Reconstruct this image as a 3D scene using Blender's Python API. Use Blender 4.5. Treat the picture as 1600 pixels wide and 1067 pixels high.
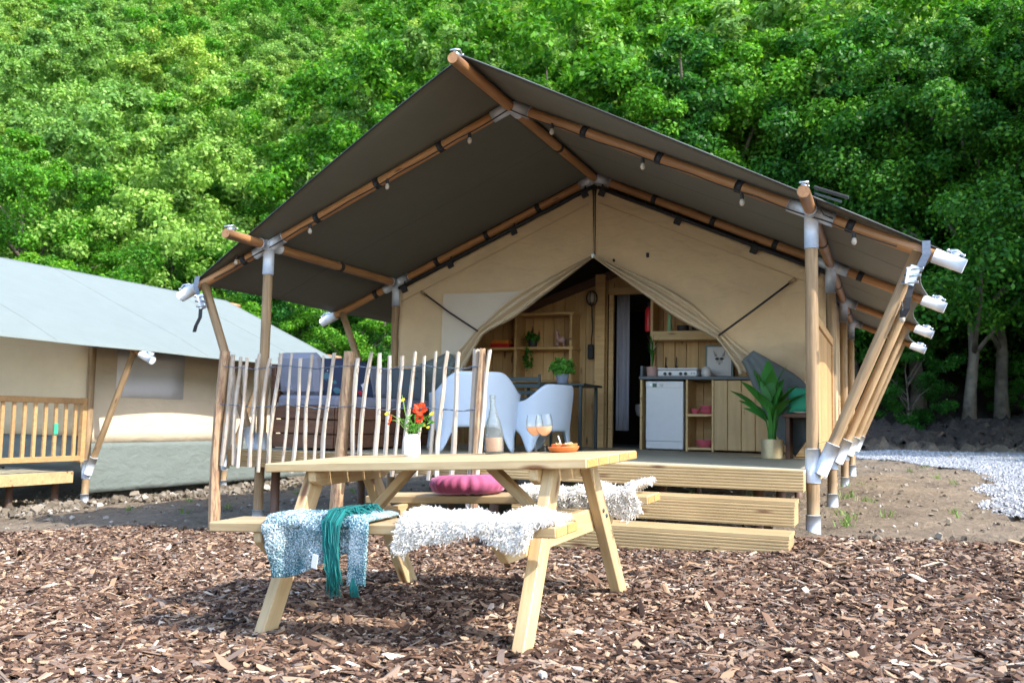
import bpy, bmesh, math, random
import numpy as np
from mathutils import Vector, Matrix, Euler, noise as mnoise

# ------------------------------------------------------------------ clear
for o in list(bpy.data.objects): bpy.data.objects.remove(o)
SC = bpy.context.scene
COL = SC.collection
RND = random.Random(7)

# ------------------------------------------------------------------ camera
CAM_P = Vector((3.0343, -7.3341, 0.8032)); YAW, PIT, ROLL, FPX = -0.3861, 0.0844, 0.0205, 1452.3
fw = Vector((math.sin(YAW)*math.cos(PIT), math.cos(YAW)*math.cos(PIT), math.sin(PIT)))
rt = Vector((math.cos(YAW), -math.sin(YAW), 0)); up = rt.cross(fw)
r2 = rt*math.cos(ROLL) + up*math.sin(ROLL); u2 = -rt*math.sin(ROLL) + up*math.cos(ROLL)
cd = bpy.data.cameras.new('camera'); cam = bpy.data.objects.new('camera', cd); COL.objects.link(cam)
cam.matrix_world = Matrix(((r2.x, u2.x, -fw.x, CAM_P.x), (r2.y, u2.y, -fw.y, CAM_P.y), (r2.z, u2.z, -fw.z, CAM_P.z), (0, 0, 0, 1)))
cd.sensor_width = 36; cd.lens = FPX/1600*36; cd.clip_end = 1000; cd.clip_start = 0.05
cd.dof.use_dof = True; cd.dof.focus_distance = 5.6; cd.dof.aperture_fstop = 4.0
SC.camera = cam

# ------------------------------------------------------------------ sky and sun
SUN = Vector((1.07, -0.22, 1.0)).normalized()
wd = bpy.data.worlds.new('World'); SC.world = wd; wd.use_nodes = True
nt = wd.node_tree
sky = nt.nodes.new('ShaderNodeTexSky'); sky.sky_type = 'NISHITA'; sky.sun_disc = False
sky.sun_elevation = math.asin(SUN.z); sky.sun_rotation = math.atan2(SUN.x, SUN.y)
nt.links.new(sky.outputs[0], nt.nodes['Background'].inputs[0]); nt.nodes['Background'].inputs[1].default_value = 0.15
sl = bpy.data.lights.new('sun', 'SUN'); sl.energy = 2.05; sl.angle = math.radians(0.6); sl.color = (1.0, 0.95, 0.87)
so = bpy.data.objects.new('sun', sl); COL.objects.link(so); so.rotation_euler = SUN.to_track_quat('Z', 'Y').to_euler()
SC.view_settings.view_transform = 'Standard'; SC.view_settings.look = 'None'; SC.view_settings.gamma = 1
SC.view_settings.exposure = 2.06
SC.render.engine = 'CYCLES'
SC.cycles.use_denoising = True
SC.cycles.max_bounces = 10; SC.cycles.transparent_max_bounces = 12
SC.cycles.caustics_reflective = False; SC.cycles.caustics_refractive = False
SC.cycles.sample_clamp_indirect = 6

# ------------------------------------------------------------------ materials
class NB:
    def __init__(s, name):
        s.m = bpy.data.materials.new(name); s.m.use_nodes = True; s.t = s.m.node_tree
        s.p = s.t.nodes['Principled BSDF']; s.out = s.t.nodes['Material Output']
    def n(s, typ, **kw):
        n = s.t.nodes.new(typ)
        for k, v in kw.items(): setattr(n, k, v)
        return n
    def l(s, a, b): s.t.links.new(a, b)
    def coord(s, scale=(1, 1, 1), rand=True, which='Object'):
        tc = s.n('ShaderNodeTexCoord'); mp = s.n('ShaderNodeMapping'); mp.inputs['Scale'].default_value = scale
        s.l(tc.outputs[which], mp.inputs[0])
        if rand:
            oi = s.n('ShaderNodeObjectInfo'); ml = s.n('ShaderNodeMath', operation='MULTIPLY'); ml.inputs[1].default_value = 37.0
            s.l(oi.outputs['Random'], ml.inputs[0]); s.l(ml.outputs[0], mp.inputs['Location'])
        return mp.outputs[0]
    def noise(s, vec, scale, detail=4, rough=.55, dist=0.0):
        n = s.n('ShaderNodeTexNoise'); n.inputs['Scale'].default_value = scale; n.inputs['Detail'].default_value = detail
        n.inputs['Roughness'].default_value = rough; n.inputs['Distortion'].default_value = dist
        if vec is not None: s.l(vec, n.inputs['Vector'])
        return n.outputs['Fac']
    def ramp(s, fac, stops):
        r = s.n('ShaderNodeValToRGB'); e = r.color_ramp.elements
        while len(e) < len(stops): e.new(0.5)
        for k, (p, c) in enumerate(stops): e[k].position = p; e[k].color = (*c, 1) if len(c) == 3 else c
        s.l(fac, r.inputs[0]); return r.outputs[0]
    def mix(s, fac, a, b, mode='MIX'):
        m = s.n('ShaderNodeMix', data_type='RGBA', blend_type=mode)
        for v, i in ((fac, 0), (a, 6), (b, 7)):
            if isinstance(v, (int, float)): m.inputs[i].default_value = v
            elif isinstance(v, tuple): m.inputs[i].default_value = (*v, 1)
            else: s.l(v, m.inputs[i])
        return m.outputs[2]
    def bump(s, h, strength=.3, dist=.01):
        b = s.n('ShaderNodeBump'); b.inputs['Strength'].default_value = strength; b.inputs['Distance'].default_value = dist
        s.l(h, b.inputs['Height']); s.l(b.outputs[0], s.p.inputs['Normal'])
    def set(s, **kw):
        for k, v in kw.items():
            i = s.p.inputs[k.replace('_', ' ')]
            if isinstance(v, (int, float)): i.default_value = v
            elif isinstance(v, tuple): i.default_value = (*v, 1) if len(v) == 3 else v
            else: s.l(v, i)
        return s.m

def wood(name, light, dark, knot=(.18, .09, .04), rough=.62, knots=.13, gscale=1.0, vary=.25, weather=None):
    b = NB(name)
    co = b.coord((1.1*gscale, 16*gscale, 16*gscale))
    g = b.noise(co, 2.2, 6, .6, .6)
    c = b.ramp(g, [(.28, dark), (.52, tuple(.5*(x+y) for x, y in zip(light, dark))), (.72, light)])
    co2 = b.coord((1.6, 6.5, 6.5))
    v = b.n('ShaderNodeTexVoronoi', feature='F1'); v.inputs['Scale'].default_value = 1.3; b.l(co2, v.inputs['Vector'])
    kf = b.ramp(v.outputs['Distance'], [(knots*.45, (1, 1, 1)), (knots, (0, 0, 0))])
    c = b.mix(kf, c, knot)
    oi = b.n('ShaderNodeObjectInfo')
    f = b.ramp(oi.outputs['Random'], [(0, (1-vary,)*3), (1, (1+vary*.5,)*3)])
    c = b.mix(1.0, c, f, 'MULTIPLY')
    big = b.noise(b.coord((1, 1, 1)), 2.5, 3)
    c = b.mix(1.0, c, b.ramp(big, [(.3, (.82, .82, .82)), (.7, (1.05, 1.05, 1.05))]), 'MULTIPLY')
    if weather:
        wn = b.noise(b.coord((2, 9, 9)), 3, 5, .7)
        c = b.mix(b.ramp(wn, [(.45, (0, 0, 0)), (.62, (1, 1, 1))]), c, weather)
    b.bump(g, .25, .004)
    return b.set(Base_Color=c, Roughness=rough)

def plain(name, col, rough=.5, metal=0.0, vary=.12, nscale=12, bump=0.0, **kw):
    b = NB(name); n = b.noise(b.coord(), nscale, 5)
    c = b.mix(1.0, col, b.ramp(n, [(.3, (1-vary,)*3), (.7, (1+vary,)*3)]), 'MULTIPLY')
    if bump: b.bump(b.noise(b.coord(), nscale*6, 3), bump, .003)
    return b.set(Base_Color=c, Roughness=rough, Metallic=metal, **kw)

def cloth(name, col, rough=.85, wscale=260, vary=.15, bump=.15, trans=0.0):
    b = NB(name); n = b.noise(b.coord(), 3.0, 6, .65)
    c = b.mix(1.0, col, b.ramp(n, [(.25, (1-vary,)*3), (.75, (1+vary*.6,)*3)]), 'MULTIPLY')
    w = b.noise(b.coord((1, 1, 1)), wscale, 2)
    big = b.noise(b.coord((1, 1, 2.2)), 4.5, 3, .5, .8)
    mx = b.n('ShaderNodeMath', operation='MULTIPLY_ADD'); b.l(big, mx.inputs[0]); mx.inputs[1].default_value = 6.0; b.l(w, mx.inputs[2])
    b.bump(mx.outputs[0], bump, .014)
    m = b.set(Base_Color=c, Roughness=rough)
    b.p.inputs['Sheen Weight'].default_value = .1
    if trans:
        t = b.n('ShaderNodeBsdfTranslucent'); b.l(c, t.inputs[0]); ms = b.n('ShaderNodeMixShader'); ms.inputs[0].default_value = trans
        b.l(b.p.outputs[0], ms.inputs[1]); b.l(t.outputs[0], ms.inputs[2]); b.l(ms.outputs[0], b.out.inputs[0])
    return m

def island(name, stops, rough=.8, trans=0.0, noise_amt=0.0, spec=.3, tint=(1.15, 1.2, .55)):
    b = NB(name); g = b.n('ShaderNodeNewGeometry')
    c = b.ramp(g.outputs['Random Per Island'], stops)
    if noise_amt:
        n = b.noise(b.coord((1, 1, 1), rand=True), noise_amt, 3)
        c = b.mix(1.0, c, b.ramp(n, [(.3, (.62, .7, .62)), (.7, (1.25, 1.18, 1.1))]), 'MULTIPLY')
        oi = b.n('ShaderNodeObjectInfo')
        c = b.mix(1.0, c, b.ramp(oi.outputs['Random'], [(0, (.62, .78, .8)), (.3, (.95, .98, .75)), (.55, (.75, .88, .95)), (.8, (1.22, 1.08, .75)), (1, (.9, 1.0, 1.25))]), 'MULTIPLY')
    b.p.inputs['Specular IOR Level'].default_value = spec
    m = b.set(Base_Color=c, Roughness=rough)
    if trans:
        t = b.n('ShaderNodeBsdfTranslucent'); b.l(b.mix(1.0, c, tint, 'MULTIPLY'), t.inputs[0]); ms = b.n('ShaderNodeMixShader'); ms.inputs[0].default_value = trans
        b.l(b.p.outputs[0], ms.inputs[1]); b.l(t.outputs[0], ms.inputs[2]); b.l(ms.outputs[0], b.out.inputs[0])
    return m

MT = {}
MT['pole'] = wood('pole_wood', (.48, .25, .10), (.27, .12, .045), (.10, .035, .015), .5, .12, .8, .25)
MT['post'] = wood('post_wood', (.42, .285, .15), (.20, .125, .062), (.09, .045, .02), .65, .12, 1.1, .2)
MT['table'] = wood('planed_pine', (.60, .45, .255), (.43, .285, .13), (.18, .075, .025), .55, .18, .9, .16)
MT['endgrain'] = wood('end_grain_pine', (.62, .38, .13), (.42, .22, .06), (.3, .14, .05), .6, .08, 2.0, .2)
MT['deck'] = wood('deck_pine', (.52, .375, .19), (.37, .25, .115), (.16, .07, .03), .65, .18, .8, .18)
MT['deckfloor'] = wood('deck_floor_pine', (.56, .51, .37), (.44, .39, .27), (.2, .13, .07), .7, .09, .8, .15)
MT['panel'] = wood('cladding_pine', (.70, .47, .22), (.54, .33, .135), (.13, .055, .02), .6, .16, .6, .22)
MT['kitchen'] = wood('kitchen_pine', (.76, .55, .27), (.62, .41, .175), (.19, .08, .03), .5, .17, .6, .2)
MT['rail'] = wood('railing_wood', (.56, .35, .16), (.42, .23, .09), (.2, .09, .03), .6, .1, .8, .2)
MT['pale'] = wood('chestnut_pale', (.56, .47, .37), (.40, .31, .225), (.2, .13, .08), .75, .09, 1.2, .2, weather=(.50, .45, .39))
MT['fencepost'] = wood('chestnut_post', (.52, .36, .21), (.36, .22, .12), (.16, .07, .035), .75, .12, 1.0, .15, weather=(.22, .12, .07))
MT['sofawood'] = wood('sofa_wood', (.20, .095, .05), (.11, .05, .028), (.05, .02, .01), .55, .1, .7, .2)
MT['darkpost'] = wood('stained_post', (.16, .09, .06), (.10, .05, .035), (.05, .02, .01), .6, .1, .8, .2)
def galv():
    b = NB('galvanised_steel'); v = b.n('ShaderNodeTexVoronoi'); v.inputs['Scale'].default_value = 55; b.l(b.coord(), v.inputs['Vector'])
    c = b.mix(b.noise(b.coord(), 9, 5), (.46, .51, .58), (.64, .69, .76))
    c = b.mix(.25, c, b.ramp(v.outputs['Color'], [(0, (.35, .4, .46)), (1, (.75, .78, .82))]))
    return b.set(Base_Color=c, Roughness=.5, Metallic=.2)
MT['galv'] = galv()
MT['zinc'] = plain('zinc_fitting', (.62, .68, .74), .3, .8, .2, 30)
MT['whitecap'] = plain('white_end_cap', (.72, .75, .78), .35, 0, .06)
MT['black'] = plain('black_webbing', (.018, .019, .021), .7, 0, .25, 40)
MT['strap'] = plain('grey_strap', (.10, .13, .18), .7, 0, .2, 60)
MT['cable'] = plain('black_cable', (.015, .015, .016), .5)
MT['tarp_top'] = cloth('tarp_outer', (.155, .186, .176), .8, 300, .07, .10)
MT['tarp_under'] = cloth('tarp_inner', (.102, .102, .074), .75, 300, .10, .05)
MT['tarp_seam'] = cloth('tarp_seam', (.075, .075, .06), .7, 200, .1, .1)
MT['canvas'] = cloth('beige_canvas', (.80, .615, .385), .85, 300, .09, .35, trans=.3)
MT['flap'] = cloth('beige_flap_canvas', (.80, .66, .46), .85, 300, .1, .25, trans=.3)
MT['canvas_old'] = cloth('tan_canvas', (.66, .54, .38), .85, 300, .08, .2)
MT['skirt'] = cloth('grey_skirt', (.13, .155, .155), .55, 200, .12, .25)
MT['skirt_pale'] = cloth('pale_grey_skirt', (.15, .18, .165), .6, 200, .1, .3)
MT['sheer'] = cloth('sheer_window', (.64, .56, .46), .5, 200, .06, .08, trans=.15)
MT['bluesofa'] = cloth('sofa_grey_cloth', (.21, .225, .29), .85, 400, .1, .2)
MT['paleblue'] = plain('pale_blue_plastic', (.64, .74, .87), .42, 0, .02, 5)
MT['white'] = plain('white_enamel', (.78, .80, .84), .3, 0, .02)
MT['ceramic'] = plain('white_ceramic', (.82, .82, .82), .25, 0, .02)
MT['darkmetal'] = plain('dark_green_metal', (.045, .062, .062), .45, .2, .1)
MT['slate'] = plain('slate_counter', (.11, .135, .16), .5, 0, .1)
MT['gold'] = plain('brushed_gold', (.58, .48, .29), .42, .5, .08, 60)
MT['pink'] = plain('pink_plastic', (.62, .13, .17), .4, 0, .04)
MT['pinkpot'] = plain('pink_clay', (.52, .33, .31), .7, 0, .08)
MT['bluepot'] = plain('blue_grey_pot', (.28, .32, .42), .5, 0, .06)
MT['red'] = plain('red_enamel', (.60, .02, .03), .35, 0, .05)
MT['terracotta'] = plain('terracotta', (.58, .17, .045), .55, 0, .14, 20)
MT['bread'] = plain('snack', (.66, .44, .2), .8, 0, .3, 60)
MT['jade'] = plain('jade_green', (.05, .42, .25), .5, 0, .1)
MT['mint'] = plain('mint_green', (.32, .55, .32), .4)
MT['lime'] = plain('lime_green', (.18, .42, .04), .6, 0, .25, 30)
MT['paper'] = plain('white_print', (.74, .76, .80), .6, 0, .03)
MT['ink'] = plain('print_ink', (.03, .03, .035), .6)
MT['inkgrey'] = plain('print_grey', (.34, .35, .38), .6, 0, .2, 40)
MT['pframe'] = plain('grey_green_frame', (.15, .2, .19), .45)
MT['yellow'] = plain('yellow_petal', (.80, .62, .02), .6, 0, .1)
MT['orange'] = plain('orange_print', (.72, .25, .04), .6, 0, .2, 40)
MT['curtain'] = cloth('grey_curtain', (.34, .34, .40), .85, 200, .1, .1)
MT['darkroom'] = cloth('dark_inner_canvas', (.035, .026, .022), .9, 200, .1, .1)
MT['navy'] = None
def patterned(name, base, cols, scale):
    b = NB(name); co = b.coord((1, 1, 1)); v = b.n('ShaderNodeTexVoronoi'); v.inputs['Scale'].default_value = scale; v.inputs['Randomness'].default_value = 1
    wv = b.n('ShaderNodeVectorMath', operation='ADD'); nz = b.n('ShaderNodeTexNoise'); nz.inputs['Scale'].default_value = scale*1.4; b.l(co, nz.inputs['Vector'])
    sc = b.n('ShaderNodeVectorMath', operation='SCALE'); sc.inputs['Scale'].default_value = .12; b.l(nz.outputs['Color'], sc.inputs[0])
    b.l(co, wv.inputs[0]); b.l(sc.outputs[0], wv.inputs[1]); b.l(wv.outputs[0], v.inputs['Vector'])
    sep = b.n('ShaderNodeSeparateColor'); b.l(v.outputs['Color'], sep.inputs[0])
    c = b.ramp(sep.outputs[0], [(i/len(cols), k) for i, k in enumerate(cols)]); c.node.color_ramp.interpolation = 'CONSTANT'
    f = b.ramp(v.outputs['Distance'], [(.26, (1, 1, 1)), (.32, (0, 0, 0))])
    return b.set(Base_Color=b.mix(f, base, c), Roughness=.85)
MT['navy'] = patterned('navy_floral', (.022, .034, .075), [(.022, .034, .075), (.03, .14, .16), (.022, .034, .075), (.06, .16, .22), (.45, .02, .04), (.6, .62, .7)], 9)
MT['leafprint'] = patterned('leaf_print', (.10, .12, .14), [(.05, .17, .17), (.10, .12, .14), (.22, .28, .30), (.03, .09, .1)], 11)
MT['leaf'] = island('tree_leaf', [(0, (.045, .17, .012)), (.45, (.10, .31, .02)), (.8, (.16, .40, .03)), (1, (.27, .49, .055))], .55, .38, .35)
MT['leaf_dark'] = island('shade_toned_leaf', [(0, (.018, .09, .012)), (.5, (.04, .18, .02)), (.85, (.08, .26, .028)), (1, (.15, .34, .045))], .5, .33, .45)  # darker greens: woodland shade put into the leaf colour
MT['leaf_far'] = island('hill_leaf', [(0, (.13, .27, .05)), (.45, (.24, .43, .085)), (.8, (.33, .51, .13)), (1, (.44, .58, .22))], .6, .36, .3)  # paler, greyer greens: hillside haze put into the leaf colour
MT['palm'] = island('houseplant_leaf', [(0, (.035, .16, .035)), (.6, (.07, .28, .05)), (1, (.15, .42, .09))], .35, .2)
MT['herb'] = island('herb_leaf', [(0, (.06, .24, .03)), (1, (.17, .45, .06))], .5, .25)
MT['stem'] = plain('green_stem', (.16, .32, .05), .5)
MT['grassblade'] = island('grass_blade', [(0, (.08, .18, .03)), (.6, (.16, .28, .06)), (1, (.3, .32, .12))], .6, .25)
MT['bark'] = plain('tree_bark', (.13, .11, .085), .9, 0, .45, 5, .6)
MT['poppy'] = island('poppy_petal', [(0, (.72, .045, .015)), (1, (.85, .12, .03))], .55, .35, tint=(1, .8, .6))
MT['fleece'] = island('white_fleece', [(0, (.80, .76, .69)), (.5, (.90, .87, .82)), (1, (.94, .92, .88))], .9, .25, tint=(1, 1, 1))
MT['fleecebase'] = plain('fleece_base', (.84, .80, .73), .95, 0, .1, 30)
MT['fringe'] = island('teal_yarn', [(0, (.005, .075, .075)), (1, (.012, .17, .155))], .9)
MT['chips'] = island('wood_chips', [(0, (.020, .011, .008)), (.2, (.058, .031, .020)), (.42, (.135, .077, .049)), (.62, (.205, .123, .079)), (.76, (.19, .148, .122)), (.87, (.31, .192, .112)), (.955, (.41, .295, .20)), (1, (.58, .49, .40))], .85, 0, 0, .2)
MT['stone'] = island('path_stone', [(0, (.22, .23, .245)), (.5, (.34, .35, .37)), (1, (.50, .51, .53))], .85)
MT['rubble'] = island('rubble_stone', [(0, (.09, .072, .053)), (.5, (.16, .13, .095)), (.85, (.25, .21, .165)), (1, (.42, .39, .34))], .9)
MT['velvet'] = None
def velvet():
    b = NB('pink_velvet'); n = b.noise(b.coord(), 7, 5)
    c = b.mix(1.0, (.34, .07, .155), b.ramp(n, [(.3, (.8, .8, .8)), (.7, (1.12, 1.12, 1.12))]), 'MULTIPLY')
    b.bump(b.noise(b.coord(), 160, 2), .1, .003)
    m = b.set(Base_Color=c, Roughness=.8); b.p.inputs['Sheen Weight'].default_value = .7; b.p.inputs['Sheen Roughness'].default_value = .35
    b.p.inputs['Sheen Tint'].default_value = (.95, .5, .68, 1); return m
MT['velvet'] = velvet()
def knit():
    b = NB('teal_white_knit'); co = b.coord((1, 1, 1), False)
    n = b.noise(co, 170, 3, .7); big = b.noise(co, 5, 3)
    mx = b.n('ShaderNodeMath', operation='MULTIPLY_ADD'); b.l(big, mx.inputs[0]); mx.inputs[1].default_value = .55; b.l(n, mx.inputs[2])
    c = b.ramp(mx.outputs[0], [(.62, (.015, .085, .11)), (.73, (.07, .19, .225)), (.80, (.32, .42, .445)), (.93, (.66, .69, .70))])
    v = b.n('ShaderNodeTexVoronoi'); v.inputs['Scale'].default_value = 90; b.l(co, v.inputs['Vector'])
    b.bump(v.outputs['Distance'], .8, .01)
    return b.set(Base_Color=c, Roughness=.95)
MT['knit'] = knit()
def glass(name, col=(1, 1, 1), rough=0.0):
    b = NB(name); m = b.set(Base_Color=col, Roughness=rough, IOR=1.45); b.p.inputs['Transmission Weight'].default_value = 1; return m
def thin_glass():
    b = NB('clear_glass'); lw = b.n('ShaderNodeLayerWeight'); lw.inputs[0].default_value = .5
    tr = b.n('ShaderNodeBsdfTransparent'); b.l(b.ramp(lw.outputs['Facing'], [(.5, (.985, .99, .985)), (.85, (.86, .88, .87)), (1, (.58, .62, .61))]), tr.inputs[0])
    gl = b.n('ShaderNodeBsdfGlossy'); gl.inputs['Roughness'].default_value = .03
    fr = b.ramp(lw.outputs['Facing'], [(0, (.035,)*3), (.7, (.08,)*3), (.92, (.3,)*3), (1, (.7,)*3)])
    ms = b.n('ShaderNodeMixShader'); b.l(fr, ms.inputs[0]); b.l(tr.outputs[0], ms.inputs[1]); b.l(gl.outputs[0], ms.inputs[2]); b.l(ms.outputs[0], b.out.inputs[0])
    return b.m
MT['glass'] = thin_glass()
def misted_glass():
    b = NB('misted_bottle_glass'); lw = b.n('ShaderNodeLayerWeight'); lw.inputs[0].default_value = .5
    tr = b.n('ShaderNodeBsdfTransparent'); b.l(b.ramp(lw.outputs['Facing'], [(.15, (.93, .945, .94)), (.6, (.62, .66, .65)), (1, (.22, .25, .245))]), tr.inputs[0])
    pr = b.set(Base_Color=(.55, .58, .58), Roughness=.25)
    n = b.noise(b.coord((1, 1, 1)), 260, 2); f = b.ramp(n, [(.45, (.02,)*3), (.66, (.22,)*3)])
    fr = b.ramp(lw.outputs['Facing'], [(0, (0, 0, 0)), (.8, (.06,)*3), (1, (.4,)*3)])
    ad = b.n('ShaderNodeMath', operation='ADD'); b.l(f, ad.inputs[0]); b.l(fr, ad.inputs[1])
    ms = b.n('ShaderNodeMixShader'); b.l(ad.outputs[0], ms.inputs[0]); b.l(tr.outputs[0], ms.inputs[1]); b.l(b.p.outputs[0], ms.inputs[2]); b.l(ms.outputs[0], b.out.inputs[0])
    return b.m
MT['misted'] = misted_glass()
MT['bulbglass'] = plain('frosted_bulb', (.42, .37, .30), .2, 0, .05)
def wine():
    b = NB('rose_wine'); m = b.set(Base_Color=(.86, .56, .36), Roughness=.12); t = b.n('ShaderNodeBsdfTranslucent'); t.inputs[0].default_value = (.92, .62, .42, 1)
    ms = b.n('ShaderNodeMixShader'); ms.inputs[0].default_value = .5; b.l(b.p.outputs[0], ms.inputs[1]); b.l(t.outputs[0], ms.inputs[2]); b.l(ms.outputs[0], b.out.inputs[0]); return m
MT['wine'] = wine()
def ground_mat():
    b = NB('bare_soil'); co = b.coord((1, 1, 1), False)
    n = b.noise(co, .9, 6, .6); f = b.noise(co, 14, 8, .7)
    c = b.ramp(n, [(.3, (.12, .092, .066)), (.5, (.19, .146, .10)), (.7, (.25, .195, .135))])
    c = b.mix(1.0, c, b.ramp(f, [(.3, (.55, .55, .55)), (.7, (1.3, 1.28, 1.25))]), 'MULTIPLY')
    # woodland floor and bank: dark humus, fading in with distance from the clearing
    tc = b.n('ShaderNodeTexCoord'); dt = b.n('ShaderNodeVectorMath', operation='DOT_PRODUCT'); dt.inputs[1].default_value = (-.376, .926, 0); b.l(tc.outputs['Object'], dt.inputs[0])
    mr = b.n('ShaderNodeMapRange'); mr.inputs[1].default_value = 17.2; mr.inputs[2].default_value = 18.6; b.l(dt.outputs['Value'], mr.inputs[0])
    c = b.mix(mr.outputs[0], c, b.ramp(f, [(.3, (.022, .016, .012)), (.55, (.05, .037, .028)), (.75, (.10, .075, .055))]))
    b.bump(f, .9, .05)
    return b.set(Base_Color=c, Roughness=.95)
MT['ground'] = ground_mat()
def bed_mat(name, a, c_, d):
    b = NB(name); co = b.coord((1, 1, 1), False); n = b.noise(co, 26, 8, .75)
    b.bump(n, 1.0, .04)
    return b.set(Base_Color=b.ramp(n, [(.3, a), (.5, c_), (.72, d)]), Roughness=.95)
MT['chipbed'] = bed_mat('woodchip_bed', (.03, .018, .012), (.09, .052, .034), (.2, .13, .09))
MT['gravel'] = bed_mat('gravel_bed', (.17, .18, .2), (.25, .26, .28), (.34, .35, .37))

# ------------------------------------------------------------------ object helpers (every object's own matrix is its world matrix)
WM = {}
F = Matrix.Identity(4)
def link(name, data, mat4, parent=None):
    o = bpy.data.objects.new(name, data); COL.objects.link(o)
    w = F @ mat4; WM[o.name] = w
    if parent is not None:
        o.parent = parent; o.matrix_parent_inverse = WM[parent.name].inverted()
    o.matrix_basis = w
    return o
def tag(o, label=None, cat=None, group=None, kind=None):
    if label: o['label'] = label
    if cat: o['category'] = cat
    if group: o['group'] = group
    if kind: o['kind'] = kind
    return o
def thing(name, loc, label, cat, group=None):
    e = link(name, None, Matrix.Translation(Vector(loc))); e.empty_display_size = .1
    return tag(e, label, cat, group)
def T(*p): return Matrix.Translation(Vector(p))
def RZ(a): return Matrix.Rotation(a, 4, 'Z')
def RX(a): return Matrix.Rotation(a, 4, 'X')
def RY(a): return Matrix.Rotation(a, 4, 'Y')
def mesh(name, verts, faces, mats, smooth=False):
    m = bpy.data.meshes.new(name); m.from_pydata([tuple(v) for v in verts], [], [tuple(f) for f in faces])
    for k in (mats if isinstance(mats, (list, tuple)) else [mats]): m.materials.append(k)
    if smooth: m.polygons.foreach_set('use_smooth', [True]*len(m.polygons))
    m.update(); return m
def npmesh(name, V, Fq, mat, smooth=False):
    V = np.asarray(V, np.float32); Fq = np.asarray(Fq, np.int32); k = Fq.shape[1]
    m = bpy.data.meshes.new(name); m.vertices.add(len(V)); m.vertices.foreach_set('co', V.ravel())
    m.loops.add(Fq.size); m.loops.foreach_set('vertex_index', Fq.ravel())
    m.polygons.add(len(Fq)); m.polygons.foreach_set('loop_start', np.arange(0, Fq.size, k, dtype=np.int32))
    m.polygons.foreach_set('use_smooth', np.full(len(Fq), smooth))
    m.materials.append(mat); m.update(calc_edges=True); return m
def from_bm(name, bm, mats, smooth=False):
    m = bpy.data.meshes.new(name); bm.normal_update(); bm.to_mesh(m); bm.free()
    for k in (mats if isinstance(mats, (list, tuple)) else [mats]): m.materials.append(k)
    if smooth: m.polygons.foreach_set('use_smooth', [True]*len(m.polygons))
    return m
CACHE = {}
def box_mesh(sx, sy, sz, mat, bev=.004):
    key = ('box', round(sx, 3), round(sy, 3), round(sz, 3), mat.name, bev)
    if key not in CACHE:
        bm = bmesh.new(); bmesh.ops.create_cube(bm, size=1); bmesh.ops.scale(bm, vec=(sx, sy, sz), verts=bm.verts)
        if bev: bmesh.ops.bevel(bm, geom=bm.edges[:], offset=min(bev, .3*min(sx, sy, sz)), segments=1, affect='EDGES', profile=.5)
        CACHE[key] = from_bm('box', bm, mat)
    return CACHE[key]
def box(name, size, loc, mat, parent=None, rot=None, bev=.004):
    m = T(*loc) @ (rot if rot is not None else Matrix.Identity(4))
    return link(name, box_mesh(*size, mat, bev), m, parent)
def frame(p0, p1, upv=(0, 0, 1)):
    p0, p1 = Vector(p0), Vector(p1); x = (p1-p0).normalized(); uv = Vector(upv)
    if abs(x.dot(uv)) > .99: uv = Vector((0, 1, 0))
    y = uv.cross(x).normalized(); z = x.cross(y); c = (p0+p1)/2
    return Matrix(((x.x, y.x, z.x, c.x), (x.y, y.y, z.y, c.y), (x.z, y.z, z.z, c.z), (0, 0, 0, 1)))
def beam(name, p0, p1, w, h, mat, parent=None, upv=(0, 0, 1), bev=.004):
    L = (Vector(p1)-Vector(p0)).length
    return link(name, box_mesh(L, w, h, mat, bev), frame(p0, p1, upv), parent)
def pole_mesh(L, r, mat, seg=14, rough=.02, taper=0):
    key = ('pole', round(L, 2), r, mat.name, seg, rough, taper)
    if key not in CACHE:
        rd = random.Random(int(L*1000)); rings = max(2, int(L/.35)+1); V = []; Fc = []
        for i in range(rings+1):
            rr = r*(1+rd.uniform(-rough, rough))*(1-taper*i/rings); x = -L/2+L*i/rings
            for k in range(seg): a = 2*math.pi*k/seg; V.append((x, rr*math.cos(a), rr*math.sin(a)))
        for i in range(rings):
            for k in range(seg): a = i*seg+k; b = i*seg+(k+1) % seg; Fc.append((a, a+seg, b+seg, b))
        # chamfered ends
        for e, s in ((0, -1), (rings, 1)):
            base = len(V)
            for k in range(seg): a = 2*math.pi*k/seg; V.append((s*(L/2+.004), .9*r*math.cos(a), .9*r*math.sin(a)))
            for k in range(seg):
                a, b = e*seg+k, e*seg+(k+1) % seg; c, d = base+k, base+(k+1) % seg
                Fc.append((a, b, d, c) if s > 0 else (b, a, c, d))
            Fc.append(tuple(range(base, base+seg)) if s > 0 else tuple(range(base+seg-1, base-1, -1)))
        m = mesh('pole', V, Fc, mat)
        m.polygons.foreach_set('use_smooth', [len(p.vertices) == 4 for p in m.polygons]); CACHE[key] = m
    return CACHE[key]
def pole(name, p0, p1, r, mat, parent=None, seg=14, rough=.02, taper=0):
    return link(name, pole_mesh((Vector(p1)-Vector(p0)).length, r, mat, seg, rough, taper), frame(p0, p1), parent)
def lathe_data(prof, seg=28):
    V = []; Fc = []; n = len(prof)
    for k in range(seg):
        a = 2*math.pi*k/seg
        for r, z in prof: V.append((r*math.cos(a), r*math.sin(a), z))
    for k in range(seg):
        k2 = (k+1) % seg
        for i in range(n-1): Fc.append((k*n+i, k2*n+i, k2*n+i+1, k*n+i+1))
    return V, Fc
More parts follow.
